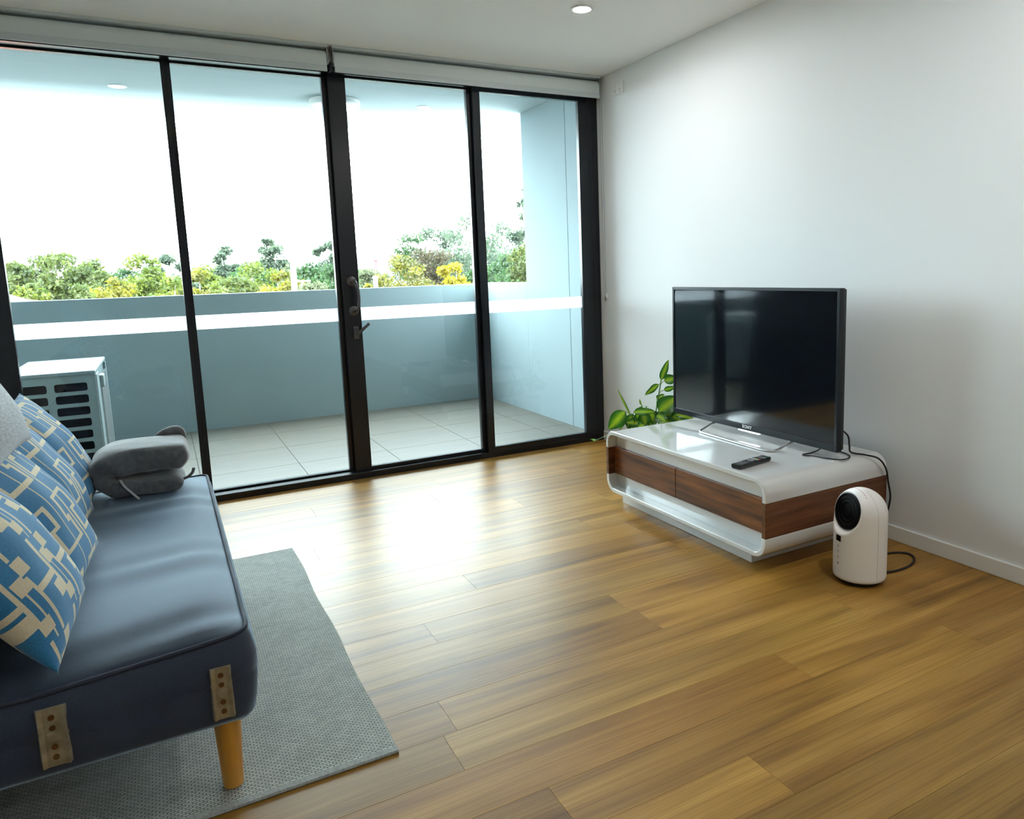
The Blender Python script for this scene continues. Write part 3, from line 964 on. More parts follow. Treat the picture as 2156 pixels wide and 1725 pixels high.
def pillow(name, label, cen, e_up, e_side, size, thick, mats, raster=None, seed=0, N=88, group=None, sag=0.0):
    """square pillow; e_up runs from the bottom edge to the top edge, e_side along the bottom edge; front normal = e_side x e_up"""
    eu = Vector(e_up).normalized(); es = Vector(e_side); es = (es - eu * es.dot(eu)).normalized()
    nn_ = es.cross(eu).normalized()
    cen = Vector(cen); rr = random.Random(seed)
    ph = [rr.uniform(0, 6.28) for _ in range(6)]
    mb = MB()
    def P(i, j, side):
        a = 2 * i / N - 1; c = 2 * j / N - 1                       # a: top(-1) .. bottom(+1), c: side
        pin = 1 - 0.055 * (1 - a * a) * (c * c) ** 2 * 1.0
        pin2 = 1 - 0.055 * (1 - c * c) * (a * a) ** 2
        x = c * pin * size / 2; y = -a * pin2 * size / 2
        prof = (max(0, 1 - a * a) ** 0.55) * (max(0, 1 - c * c) ** 0.55)
        wr = 0.006 * (math.sin(5 * a + 3 * c + ph[0]) * math.sin(4 * c - 2 * a + ph[1])) * prof
        wr += 0.004 * math.sin(11 * c + 4 * a + ph[2]) * max(0, abs(a) - 0.45) * prof
        t = thick / 2 * prof * (1 + 0.10 * a) + wr * (1 if side > 0 else -1)
        return cen + es * x + eu * y + nn_ * (t * side) + nn_ * (sag * (a * a))
    vs = []
    for i in range(N + 1):
        for j in range(N + 1): vs.append(P(i, j, 1))
    back = {}
    for i in range(N + 1):
        for j in range(N + 1):
            if i in (0, N) or j in (0, N): back[(i, j)] = i * (N + 1) + j
            else:
                back[(i, j)] = len(vs); vs.append(P(i, j, -1))
    fs = []; mi = []
    g = raster(N) if raster else None
    for i in range(N):
        for j in range(N):
            a = i * (N + 1) + j
            k = int(g[i, j]) if g is not None else 0
            fs.append((a, a + N + 1, a + N + 2, a + 1)); mi.append(k)
            fs.append((back[(i, j)], back[(i, j + 1)], back[(i + 1, j + 1)], back[(i + 1, j)])); mi.append(k)
    mb.v = [tuple(p) for p in vs]; mb.f = fs; mb.mi = mi
    o = mb.build(name, mats, None, smooth=True, origin=cen)
    return o
def lean(cx_bot, yc, ang, size, thick, yaw=0.0, roll=0.0):
    a = math.radians(ang)
    up = Vector((-math.sin(a), 0, math.cos(a)))
    side = Vector((math.sin(math.radians(yaw)), math.cos(math.radians(yaw)), math.sin(math.radians(roll))))
    cen = Vector((cx_bot, yc, 0.468)) + up * (size / 2)
    return cen, up, side
CG = 'patterned cushions leaning along the sofa'
specs = [
    (raster_B, -2.600, 31, 3, 1, -3.165, 'blue cushion with bold beige hook print, nearest the bare sofa end'),
    (raster_A, -2.215, 31, 6, 2, -3.165, 'blue fret-print cushion just behind the bold hook-print one'),
    (raster_A, -1.780, 30, 6, 3, -3.205, 'blue fret-print cushion half covered by the grey knit cushion, third along'),
    (raster_A, -1.375, 29, 4, 4, -3.205, 'blue fret-print cushion beside the folded grey blanket'),
]
for ras, yc, an, yaw, sd, xb, lab in specs:
    cen, up, side = lean(xb, yc, an, 0.47, 0.17, yaw)
    o = pillow('cushion', lab, cen, up, side, 0.47, 0.17, [M['cblue'], M['cbeige']], ras, sd)
    tag(o, lab, 'cushion', CG)
A_ = Vector((-3.285, -1.955, 0.835))            # its lower corner at the window end
e1 = Vector((-0.600, 0.0, 0.80)); e2 = Vector((0.08, 1.0, 0.04))
gc = A_ + e1 * 0.235 - e2.normalized() * 0.235
o = pillow('cushion', '', gc, e1, e2, 0.47, 0.22, [M['knit']], None, 9, N=40)
tag(o, 'plain light grey knitted cushion resting on top of the patterned ones', 'cushion')

# ------------------------------------------------------------------ folded blanket
bl = thing('folded_blanket', 'folded dark grey blanket at the window end of the sofa seat', 'blanket', (-3.02, -1.33, 0.47))
def ribbon_path():
    low = [(-2.905, 0.505), (-3.00, 0.503), (-3.10, 0.506)]
    arc = [(-3.105 - 0.050 * math.sin(t), 0.556 - 0.050 * math.cos(t)) for t in [math.radians(d) for d in range(20, 170, 25)]]
    up_ = [(-3.09, 0.607), (-3.00, 0.610), (-2.92, 0.605), (-2.882, 0.598)]
    return low + arc + up_
path = ribbon_path()
pv = catmull([(p[0], 0, p[1]) for p in path], 3)
th = 0.043
outer = []; inner = []
for i, p in enumerate(pv):
    a = pv[max(0, i - 1)]; c = pv[min(len(pv) - 1, i + 1)]
    t = (c - a).normalized(); n_ = Vector((t.z, 0, -t.x))
    s_ = i / (len(pv) - 1)
    k = th * (1.0 + (0.22 if s_ > 0.5 else -0.18))
    outer.append((p + n_ * -k, n_)); inner.append((p + n_ * k * 0.98, n_))
def cap_pts(p, q, d):
    return [p * (1 - k) + q * k + d * (math.sin(math.pi * k) * 0.028) for k in (0.2, 0.4, 0.6, 0.8)]
d0 = (pv[0] - pv[1]).normalized(); d1 = (pv[-1] - pv[-2]).normalized()
prof = [q[0] for q in outer] + cap_pts(outer[-1][0], inner[-1][0], d1) + [q[0] for q in reversed(inner)] + cap_pts(inner[0][0], outer[0][0], d0)
cen2 = Vector((-3.02, 0, 0.556))
ys = [-1.475, -1.470, -1.455, -1.42, -1.37, -1.32, -1.27, -1.23, -1.205, -1.195]
sh = [0.62, 0.80, 0.92, 0.99, 1.0, 1.0, 1.0, 0.96, 0.86, 0.70]
brn = random.Random(5)
vs = []; fs = []
n = len(prof)
for j, (y, s_) in enumerate(zip(ys, sh)):
    for i, p in enumerate(prof):
        mid = pv[min(len(pv) - 1, int(i / n * 2 * len(pv)))] if i < n / 2 else pv[max(0, len(pv) - 1 - int((i - n / 2) / (n / 2) * len(pv)))]
        q = mid + (p - mid) * s_
        wob = 0.004 * math.sin(i * 0.9 + y * 60) + 0.003 * math.sin(i * 0.37 - y * 35 + 1)
        d = (p - mid); d = d.normalized() if d.length > 1e-6 else d
        q = q + d * wob
        vs.append((q.x, y + 0.006 * math.sin(i * 0.7) * (1 if j in (0, len(ys) - 1) else 0), max(q.z, 0.4625) + 0.010))
for j in range(len(ys) - 1):
    for i in range(n):
        a = j * n + i; c = j * n + (i + 1) % n
        fs.append((a, c, c + n, a + n))
# end caps as quads strips between outer and inner
no = len(outer)
def strip_cap(base, flip):
    out_i = list(range(0, no)); in_i = [no + 4 + (no - 1 - k) for k in range(no)]
    for k in range(no - 1):
        f = (base + out_i[k], base + out_i[k + 1], base + in_i[k + 1], base + in_i[k])
        fs.append(f if not flip else tuple(reversed(f)))
    f = tuple(base + k for k in ([no - 1] + list(range(no, no + 4)) + [no + 4]))
    fs.append(f)
    f = tuple(base + k for k in ([in_i[0]] + list(range(2 * no + 4, 2 * no + 8)) + [0]))
    fs.append(f)
strip_cap(0, False); strip_cap((len(ys) - 1) * n, True)
body = MB().add(vs, fs).build('folded_layers', M['throw'], bl, smooth=True)
sub = body.modifiers.new('soft', 'SUBSURF'); sub.levels = 1; sub.render_levels = 1
fl = MB().tube(catmull([(-2.985, -1.225, 0.650), (-2.93, -1.215, 0.672), (-2.885, -1.21, 0.672), (-2.868, -1.215, 0.635)], 5), [0.006, 0.010, 0.014, 0.017, 0.019, 0.020, 0.021, 0.022, 0.022, 0.022, 0.021, 0.020, 0.018, 0.016, 0.013, 0.010], 10)
fl.build('corner_flap', M['throw'], bl, smooth=True)
rb = MB().tube(catmull([(-3.100, -1.4785, 0.556), (-3.088, -1.4795, 0.53), (-3.066, -1.4795, 0.500), (-3.045, -1.4785, 0.473)], 5), 0.0045, 8)
rb.build('ribbon', M['ribbon'], bl, smooth=True, label='pale ribbon edge on the lower fold')
tg = MB().tube(catmull([(-2.90, -1.44, 0.515), (-2.87, -1.43, 0.522), (-2.852, -1.42, 0.535), (-2.846, -1.415, 0.552)], 4), 0.006, 8)
tg.build('hem_corner', M['throw'], bl, smooth=True)

# ------------------------------------------------------------------ low TV cabinet
CX0, CX1 = -0.80, -0.045
CY0, CY1 = -2.526, -1.296
CZ0, CZ1 = 0.070, 0.415
WB, WT = 0.163, 0.316
TH = 0.022; RO = 0.070
cab = thing('tv_cabinet', 'low white gloss cabinet with walnut drawer band under the television', 'cabinet', (-0.42, -1.91, 0))
def u_shell(top):
    """upper (or lower) half of the rounded ring in the y-z plane"""
    zt, zs = (CZ1, WT) if top else (CZ0, WB)
    s_ = 1 if top else -1
    out = [(CY0, zs)]
    for d in range(0, 91, 10):
        a = math.radians(d); out.append((CY0 + RO - RO * math.cos(a), zt - s_ * (RO - RO * math.sin(a))))
    for d in range(90, -1, -10):
        a = math.radians(d); out.append((CY1 - RO + RO * math.cos(a), zt - s_ * (RO - RO * math.sin(a))))
    out.append((CY1, zs))
    ri = RO - TH
    inn = [(CY1 - TH, zs)]
    for d in range(0, 91, 10):
        a = math.radians(d); inn.append((CY1 - TH - ri + ri * math.cos(a), zt - s_ * (TH + ri - ri * math.sin(a))))
    for d in range(90, -1, -10):
        a = math.radians(d); inn.append((CY0 + TH + ri - ri * math.cos(a), zt - s_ * (TH + ri - ri * math.sin(a))))
    inn.append((CY0 + TH, zs))
    no_ = len(out)
    poly = out + inn
    mb = MB()
    k = len(poly)
    vs = [(CX0, p, q) for p, q in poly] + [(CX1, p, q) for p, q in poly]
    fs = [(i, (i + 1) % k, k + (i + 1) % k, k + i) for i in range(k)]
    for i in range(no_ - 1):
        j = k - 1 - i
        fs.append((i, i + 1, j - 1, j)); fs.append((k + i, k + j, k + j - 1, k + i + 1))
    mb.add(vs, fs)
    return mb
u_shell(True).build('top_shell', M['gloss'], cab, smooth='auto', bevel=0.003)
u_shell(False).build('bottom_shell', M['gloss'], cab, smooth='auto', bevel=0.003)
MB().box(CX0, CX1, CY0 + 0.0005, CY0 + TH, WB + 0.001, WT - 0.001).build('side_band', M['walnut_side'], cab, bevel=0.001)
MB().box(CX0, CX1, CY1 - TH, CY1 - 0.0005, WB + 0.001, WT - 0.001).build('side_band', M['walnut_side'], cab, bevel=0.001)
MB().box(CX0 + 0.058, CX0 + 0.070, CY0 + TH, CY1 - TH, WT - 0.001, CZ1 - TH).build('upper_fascia', M['gloss'], cab, bevel=0.001)
MB().box(CX0 + 0.058, CX0 + 0.070, CY0 + TH, CY1 - TH, CZ0 + TH, WB + 0.001).build('lower_fascia', M['gloss'], cab, bevel=0.001)
MB().box(CX1 - 0.02, CX1 - 0.004, CY0 + TH, CY1 - TH, CZ0 + TH, CZ1 - TH).build('back_panel', M['gloss'], cab)
ymid = (CY0 + CY1) / 2 + 0.04
for ya, yb in ((CY0 + TH + 0.001, ymid - 0.002), (ymid + 0.002, CY1 - TH - 0.001)):
    dr = MB()
    dr.box(CX0 + 0.040, CX0 + 0.075, ya, yb, WB + 0.0015, WT - 0.0015)
    dr.build('drawer', M['walnut'], cab, bevel=0.001)
MB().box(-0.738, -0.13, -2.381, -1.360, 0.0, CZ0 + 0.001).build('plinth', M['gloss'], cab, bevel=0.002)

# ------------------------------------------------------------------ television
tv = thing('television', 'flat black television standing on the white cabinet', 'television', (-0.38, -1.9, CZ1))
TY0, TY1, TZ0, TZ1 = -2.476, -1.290, 0.453, 1.184
TXF = -0.325
BZ = 0.015; BB = 0.030
bz = MB()
bz.box(TXF, TXF + 0.03, TY0, TY0 + BZ, TZ0, TZ1)
bz.box(TXF, TXF + 0.03, TY1 - BZ, TY1, TZ0, TZ1)
bz.box(TXF, TXF + 0.03, TY0 + BZ, TY1 - BZ, TZ1 - BZ, TZ1)
bz.box(TXF, TXF + 0.03, TY0 + BZ, TY1 - BZ, TZ0, TZ0 + BB)
bz.build('bezel', M['bezel'], tv, bevel=0.0015)
MB().box(TXF + 0.004, TXF + 0.012, TY0 + BZ, TY1 - BZ, TZ0 + BB, TZ1 - BZ).build('screen', M['screen'], tv)
MB().box(TXF + 0.0305, TXF + 0.052, TY0 + 0.006, TY1 - 0.006, TZ0 + 0.004, TZ1 - 0.004).build('rear_shell', M['black'], tv, bevel=0.006)
MB().box(TXF + 0.053, TXF + 0.082, TY0 + 0.22, TY1 - 0.22, TZ0 + 0.03, TZ0 + 0.42).build('rear_housing', M['black'], tv, bevel=0.012)
yl = -1.905
text_mesh('logo_lettering', 'SONY', 0.024, Matrix.Translation((TXF - 0.0006, yl, TZ0 + 0.0175)) @ Matrix(((0, 0, -1, 0), (-1, 0, 0, 0), (0, 1, 0, 0), (0, 0, 0, 1))), M['logo'], tv)
MB().box(TXF - 0.002, TXF + 0.012, yl - 0.085, yl + 0.062, TZ0 - 0.007, TZ0 - 0.001).build('status_light', M['led'], tv, label='thin lit bar under the lettering')
st = MB()
pts = catmull([(-0.308, -1.640, 0.450), (-0.335, -1.640, 0.4475), (-0.372, -1.642, 0.434), (-0.415, -1.648, 0.422), (-0.436, -1.668, 0.4205), (-0.444, -1.71, 0.4205), (-0.452, -1.93, 0.4205), (-0.457, -2.14, 0.4205), (-0.450, -2.182, 0.4205), (-0.428, -2.200, 0.4215), (-0.375, -2.204, 0.434), (-0.335, -2.206, 0.4475), (-0.308, -2.206, 0.450)], 6)
st.tube(pts, 0.0058, 10)
st.box(-0.318, -0.298, -1.665, -1.615, 0.446, 0.456); st.box(-0.318, -0.298, -2.231, -2.181, 0.446, 0.456)
st.build('stand', M['steel'], tv, smooth='auto', label='silver bent bar stand')
# power lead of the television
cb = MB()
cb.tube(catmull([(-0.262, -2.40, 0.56), (-0.235, -2.455, 0.52), (-0.20, -2.44, 0.46), (-0.175, -2.43, 0.424), (-0.15, -2.49, 0.420), (-0.12, -2.535, 0.408), (-0.085, -2.548, 0.36), (-0.055, -2.540, 0.29), (-0.03, -2.535, 0.20), (-0.025, -2.50, 0.08), (-0.025, -2.45, 0.02)], 8), 0.0042, 8)
cb.tube(catmull([(-0.24, -2.30, 0.50), (-0.255, -2.325, 0.440), (-0.30, -2.318, 0.4195), (-0.365, -2.318, 0.4195), (-0.372, -2.337, 0.4195), (-0.345, -2.37, 0.4195), (-0.335, -2.428, 0.4195), (-0.30, -2.482, 0.4195), (-0.245, -2.478, 0.4195), (-0.205, -2.44, 0.4195), (-0.19, -2.38, 0.4195), (-0.21, -2.33, 0.43), (-0.24, -2.29, 0.49)], 8), 0.0032, 8)
cb.build('power_lead', M['rubber'], tv, smooth=True)

# remote control
rc = thing('remote_control', 'black remote control lying on the white cabinet top', 'remote control', (-0.668, -2.302, CZ1))
ra = Vector((0.212, 0.033, 0)).normalized(); rb_ = Vector((-ra.y, ra.x, 0)); rz = Vector((0, 0, 1))
rcen = Vector((-0.668, -2.302, CZ1 + 0.011))
rm = MB()
poly = [(-0.026, -0.002), (-0.020, -0.0105), (0.020, -0.0105), (0.026, -0.002), (0.0245, 0.0095), (-0.0245, 0.0095)]
rm.prism(poly, lambda p, q, t: rcen + rb_ * p + rz * q + ra * t, -0.107, 0.107)
rm.build('case', M['black'], rc, bevel=0.002)
bt = MB()
def key(u, v, mi, su=0.0032, sv=0.0036):
    c = rcen + ra * u + rb_ * v + rz * 0.0102
    bt.obox(c, ra, rb_, rz, su, sv, 0.0008, mi)
for r_ in range(5):
    for c_ in range(3): key(-0.086 + r_ * 0.0105, -0.014 + c_ * 0.014, 0)
for r_ in range(3):
    for c_ in range(4): key(0.058 + r_ * 0.010, -0.0165 + c_ * 0.011, 0)
for c_, mi in enumerate((2, 3, 4, 5)): key(0.034, -0.0165 + c_ * 0.011, mi, 0.003, 0.0045)
for c_ in range(4): key(0.022, -0.0165 + c_ * 0.011, 1, 0.003, 0.0042)
key(0.098, -0.016, 3, 0.003, 0.004)
bt.build('buttons', [M['btn'], M['btnw'], M['btnr'], M['btng'], M['btny'], M['btnb']], rc)['kind'] = 'stuff'
MB().lathe([(0.014, 0), (0.014, 0.0012), (0.008, 0.0016), (0, 0.0014)], rcen + ra * -0.005 + rz * 0.0094, 24).build('navigation_ring', M['btn'], rc, smooth='auto')

# ------------------------------------------------------------------ fan heater
FX, FY = -0.492, -2.745
FR, FH = 0.103, 0.388
fan = thing('fan_heater', 'white capsule shaped fan heater on the floor beside the cabinet', 'fan heater', (FX, FY, 0))
MB().lathe([(0.078, 0.0), (0.086, 0.004), (0.090, 0.016), (0.086, 0.020)], (FX, FY, 0), 48).build('base_ring', M['rubber'], fan, smooth='auto')
zc = FH - FR
fdir = Vector((-0.973, 0.23, 0)).normalized()
tilt = math.radians(12)
fnrm = (fdir * math.cos(tilt) + Vector((0, 0, 1)) * math.sin(tilt)).normalized()
sc_ = Vector((FX, FY, zc))
prof_ = [(FR - 0.010, 0.018), (FR - 0.002, 0.022), (FR, 0.030)] + [(FR, 0.030 + (zc - 0.030) * k / 44) for k in range(1, 45)]
prof_ += [(FR * math.cos(math.radians(d)), zc + FR * math.sin(math.radians(d))) for d in range(2, 90, 2)] + [(0, FH)]
fb = MB().lathe(prof_, (FX, FY, 0), 144)
RB = 0.0895; DC = 0.062
nv = []
for p in fb.v:
    q = Vector(p) - sc_
    d = q.dot(fnrm)
    rad = (q - fnrm * d).length
    if d > 0 and rad < RB + 0.004:
        k = min(1, max(0, (RB + 0.004 - rad) / 0.006))
        target = DC + 0.012 * max(0, (rad - 0.078) / 0.012)
        if d > target:
            d2 = d + (target - d) * k
            q = q + fnrm * (d2 - d)
    nv.append(tuple(sc_ + q))
fb.v = nv
fb.build('body', M['fanwhite'], fan, smooth=True)
gr = MB()
gr.lathe([(0.0745, -0.002), (0.0745, 0.004), (0.070, 0.006), (0.068, 0.002), (0.062, 0.0015), (0.060, 0.004), (0.054, 0.004), (0.052, 0.0012), (0.044, 0.0012), (0.042, 0.004), (0.036, 0.004), (0.034, 0.001), (0.026, 0.001), (0.024, 0.004), (0, 0.005)], sc_ + fnrm * (DC + 0.001), 56, axis=fnrm)
gr.build('outlet_grille', M['void'], fan, smooth='auto')
def on_fan(ang, z, rr=FR):
    c, s_ = math.cos(ang), math.sin(ang)
    d = Vector((fdir.x * c - fdir.y * s_, fdir.x * s_ + fdir.y * c, 0))
    return Vector((FX, FY, z)) + d * rr, d
def patch(w2, h2, z, mb, rr=FR + 0.0007, a0=0.0, n=6):
    vs = []; fs = []
    for j in (0, 1):
        for i in range(n + 1):
            an = a0 + (-w2 + 2 * w2 * i / n) / FR
            p, d = on_fan(an, z + (-h2 if j == 0 else h2), rr); vs.append(p)
    for j in (0, 1):
        for i in range(n + 1):
            an = a0 + (-w2 + 2 * w2 * i / n) / FR
            p, d = on_fan(an, z + (-h2 if j == 0 else h2), rr - 0.0012); vs.append(p)
    m1 = n + 1
    for i in range(n): fs.append((i, i + 1, m1 + i + 1, m1 + i))
    mb.add(vs, fs)
ds = MB(); patch(0.0145, 0.0125, 0.191, ds); ds.build('display', M['void'], fan, label='small black display')
ic = MB()
for k, z in enumerate((0.158, 0.136, 0.112, 0.086)):
    for s_ in range(12):
        t0 = 2 * math.pi * s_ / 12
        if (s_ % 4 == 0 and k < 3): continue
        a0 = 0.0045 * math.cos(t0 + 0.26) / FR
        patch(0.0012, 0.0012, z + 0.0045 * math.sin(t0 + 0.26), ic, a0=a0, n=1)
    patch(0.003, 0.0006, z, ic, n=1)
for dz, da in ((0.169, -0.010), (0.169, 0.010), (0.166, 0.0)): patch(0.002, 0.0006, dz, ic, a0=da / FR, n=1)
for s_ in range(5): patch(0.0012, 0.003, 0.086 , ic, a0=(-0.003 + 0.0015 * s_) / FR, n=1)
ic.build('touch_icons', M['icon'], fan)
mk = MB()
side_v = fnrm.cross(Vector((0, 0, 1))).normalized(); up_v = side_v.cross(fnrm)
for k in range(9):
    an = math.radians(52 + k * 8)
    dirv = side_v * (-math.cos(an)) + up_v * math.sin(an)
    rad = 0.0955
    p = sc_ + dirv * rad + fnrm * (math.sqrt(max(0, FR ** 2 - rad ** 2)) + 0.0006)
    mk.obox(p, dirv.cross((p - sc_).normalized()), (p - sc_).cross(dirv.cross(p - sc_)), p - sc_, 0.0042, 0.0011, 0.0003)
mk.build('rim_print', M['pink'], fan)
sm = MB()
sa = math.radians(92)
pts = []
for z in [0.030 + 0.02 * k for k in range(int((zc - 0.03) / 0.02) + 1)]:
    p, d = on_fan(sa, z, FR - 0.0002); pts.append(p)
for dg in range(0, 80, 8):
    p, d = on_fan(sa, zc + FR * math.sin(math.radians(dg)), FR * math.cos(math.radians(dg)) - 0.0002); pts.append(p)
sm.tube(pts, 0.0007, 6); sm.build('shell_seam', M['icon'], fan)
fc = MB()
fc.tube(catmull([(FX + 0.085, FY + 0.03, 0.03), (-0.30, -2.665, 0.008), (-0.20, -2.640, 0.0055), (-0.135, -2.655, 0.0055), (-0.105, -2.690, 0.0055), (-0.125, -2.735, 0.0055), (-0.195, -2.772, 0.0055), (-0.285, -2.782, 0.0055), (-0.37, -2.765, 0.0055), (-0.415, -2.735, 0.0055)], 8), 0.0048, 8)
fc.build('power_cord', M['rubber'], fan, smooth=True)

# ------------------------------------------------------------------ potted plant
pl = thing('potted_plant', 'variegated green leafy plant in the corner behind the cabinet', 'plant', (-0.20, -0.90, 0))
pc = (-0.20, -0.90, 0)
MB().lathe([(0.085, 0.0), (0.098, 0.01), (0.118, 0.19), (0.124, 0.20), (0.124, 0.225), (0.112, 0.225), (0.108, 0.19), (0.0, 0.19)], pc, 40).build('pot', M['pot'], pl, smooth='auto')
MB().lathe([(0.107, 0.191), (0.107, 0.205), (0.05, 0.212), (0, 0.213)], pc, 24).build('soil', M['soil'], pl, smooth='auto')
leaves = [((-0.127, -0.905, 0.579), (-0.089, -0.931, 0.710), 0.037), ((-0.111, -0.916, 0.573), (-0.046, -0.961, 0.595), 0.058), ((-0.156, -0.921, 0.557), (-0.232, -0.869, 0.489), 0.034),
          ((-0.095, -0.890, 0.509), (-0.034, -0.932, 0.528), 0.030), ((-0.170, -0.936, 0.381), (-0.074, -1.002, 0.482), 0.105), ((-0.105, -0.823, 0.441), (-0.063, -0.852, 0.472), 0.034),
          ((-0.320, -0.833, 0.359), (-0.387, -0.786, 0.533), 0.012), ((-0.210, -0.799, 0.411), (-0.219, -0.793, 0.451), 0.011), ((-0.363, -0.839, 0.394), (-0.455, -0.776, 0.276), 0.086),
          ((-0.292, -0.827, 0.377), (-0.177, -0.907, 0.383), 0.046), ((-0.267, -0.832, 0.373), (-0.241, -0.850, 0.282), 0.058), ((-0.188, -0.862, 0.376), (-0.157, -0.884, 0.291), 0.070),
          ((-0.322, -0.843, 0.361), (-0.338, -0.832, 0.270), 0.050), ((-0.101, -0.995, 0.392), (-0.146, -0.965, 0.351), 0.043), ((-0.100, -1.010, 0.367), (-0.036, -1.116, 0.352), 0.039),
          ((-0.113, -0.890, 0.351), (-0.065, -0.923, 0.294), 0.051), ((-0.330, -0.813, 0.358), (-0.377, -0.781, 0.262), 0.026), ((-0.203, -0.780, 0.324), (-0.155, -0.813, 0.275), 0.050),
          ((-0.110, -0.953, 0.370), (-0.050, -1.000, 0.350), 0.062), ((-0.229, -0.774, 0.298), (-0.256, -0.755, 0.245), 0.042), ((-0.150, -0.860, 0.338), (-0.182, -0.838, 0.268), 0.058),
          ((-0.110, -0.985, 0.360), (-0.060, -1.040, 0.325), 0.058), ((-0.24, -0.86, 0.37), (-0.235, -0.88, 0.29), 0.07), ((-0.15, -0.93, 0.40), (-0.12, -0.96, 0.30), 0.08)]
xr_ = random.Random(21)
for k_ in range(14):
    an_ = xr_.uniform(0, 2 * math.pi); q_ = Vector((-0.20 + 0.08 * math.cos(an_), -0.86 + 0.09 * math.sin(an_), xr_.uniform(0.30, 0.385)))
    t_ = q_ + Vector((0.085 * math.cos(an_), 0.085 * math.sin(an_), xr_.uniform(-0.075, 0.02)))
    leaves.append((tuple(q_), (min(t_.x, -0.02), t_.y, t_.z), xr_.uniform(0.045, 0.07)))
toc = (Vector((-2.905, -4.673, 1.30)) - Vector((-0.2, -0.9, 0.4))).normalized()
lrng = random.Random(11)
for bi, (bs, tp, wd) in enumerate(leaves):
    b_, t_ = Vector(bs), Vector(tp)
    ax = t_ - b_; Ln = ax.length; ax = ax.normalized()
    face = (toc + Vector((lrng.uniform(-.35, .35), lrng.uniform(-.35, .35), lrng.uniform(0.0, .5))))
    sd = ax.cross(face).normalized(); nr = sd.cross(ax).normalized()
    mb = MB(); uv = []
    rolled = wd < 0.02
    wd = wd * (1.0 if rolled else 1.22)
    NU, NV = 6, 10
    vs = []
    for i in range(NV + 1):
        v = i / NV
        wdt = wd * 0.5 * (math.sin(math.pi * v ** 0.75) ** 0.8 if 0 < v < 1 else 0.0) + 0.0008
        for j in range(NU + 1):
            u = 2 * j / NU - 1
            fold = (0.22 if not rolled else 1.3) * abs(u) * wdt
            bend = -0.16 * Ln * v * v + 0.006 * math.sin(v * 9 + j) * abs(u)
            vs.append(b_ + ax * (Ln * v) + sd * (u * wdt) + nr * (fold + bend * (0 if rolled else 1) + 0.05 * Ln * v))
            uv.append((j / NU, v))
    fs = [(i * (NU + 1) + j, i * (NU + 1) + j + 1, (i + 1) * (NU + 1) + j + 1, (i + 1) * (NU + 1) + j) for i in range(NV) for j in range(NU)]
    vs = [Vector((min(p.x, -0.012), p.y, p.z)) for p in vs]
    mb.add(vs, fs); mb.uv = uv
    mb.build('leaf', M['leaf'], pl, smooth=True)
# stems and petioles
stm = MB()
stm.tube(catmull([(-0.20, -0.90, 0.20), (-0.158, -0.883, 0.363), (-0.144, -0.893, 0.459), (-0.134, -0.90, 0.53), (-0.127, -0.905, 0.579)], 6), 0.0042, 8)
stm.tube(catmull([(-0.20, -0.89, 0.20), (-0.27, -0.83, 0.30), (-0.30, -0.815, 0.35), (-0.320, -0.833, 0.359)], 6), 0.0045, 8)
stm.tube(catmull([(-0.19, -0.88, 0.20), (-0.205, -0.82, 0.33), (-0.210, -0.80, 0.411)], 6), 0.004, 8)
stm.tube(catmull([(-0.20, -0.91, 0.20), (-0.15, -0.94, 0.30), (-0.12, -0.97, 0.37)], 6), 0.0045, 8)
stm.build('stem', M['stem'], pl, smooth=True)
for bi, (bs, tp, wd) in enumerate(leaves):
    b_ = Vector(bs)
    anchors = [(-0.140, -0.896, 0.49), (-0.152, -0.886, 0.40), (-0.29, -0.82, 0.335), (-0.2, -0.86, 0.27), (-0.132, -0.902, 0.545), (-0.13, -0.96, 0.33), (-0.21, -0.82, 0.33)]
    a = min((Vector(q) for q in anchors), key=lambda q: (q - b_).length + (0.3 if q.z > b_.z else 0))
    MB().tube(catmull([a, (a + b_) / 2 + Vector((0, 0, 0.006)), b_], 4), 0.0019, 6).build('petiole', M['stem'], pl, smooth=True)
# one leaf trailing over the floor
mb = MB(); uv = []; vs = []
b_, t_ = Vector((-0.30, -0.33, 0.055)), Vector((-0.255, -0.185, 0.06))
b_ = Vector((-0.315, -0.36, 0.10)); t_ = Vector((-0.245, -0.20, 0.085))
ax = (t_ - b_); Ln = ax.length; ax.normalize(); sd = ax.cross(Vector((0, 0, 1))).normalized()
for i in range(9):
    v = i / 8; wdt = 0.020 * math.sin(math.pi * v ** 0.8) + 0.001
    for j in range(5):
        u = 2 * j / 4 - 1
        vs.append(b_ + ax * Ln * v + sd * u * wdt + Vector((0, 0, 0.25 * abs(u) * wdt - 0.06 * Ln * v * v))); uv.append((j / 4, v))
fs = [(i * 5 + j, i * 5 + j + 1, (i + 1) * 5 + j + 1, (i + 1) * 5 + j) for i in range(8) for j in range(4)]
mb.add(vs, fs); mb.uv = uv; mb.build('leaf', M['leaf'], pl, smooth=True)
MB().tube(catmull([(-0.20, -0.88, 0.20), (-0.24, -0.76, 0.235), (-0.29, -0.55, 0.18), b_], 6), 0.0022, 6).build('petiole', M['stem'], pl, smooth=True)

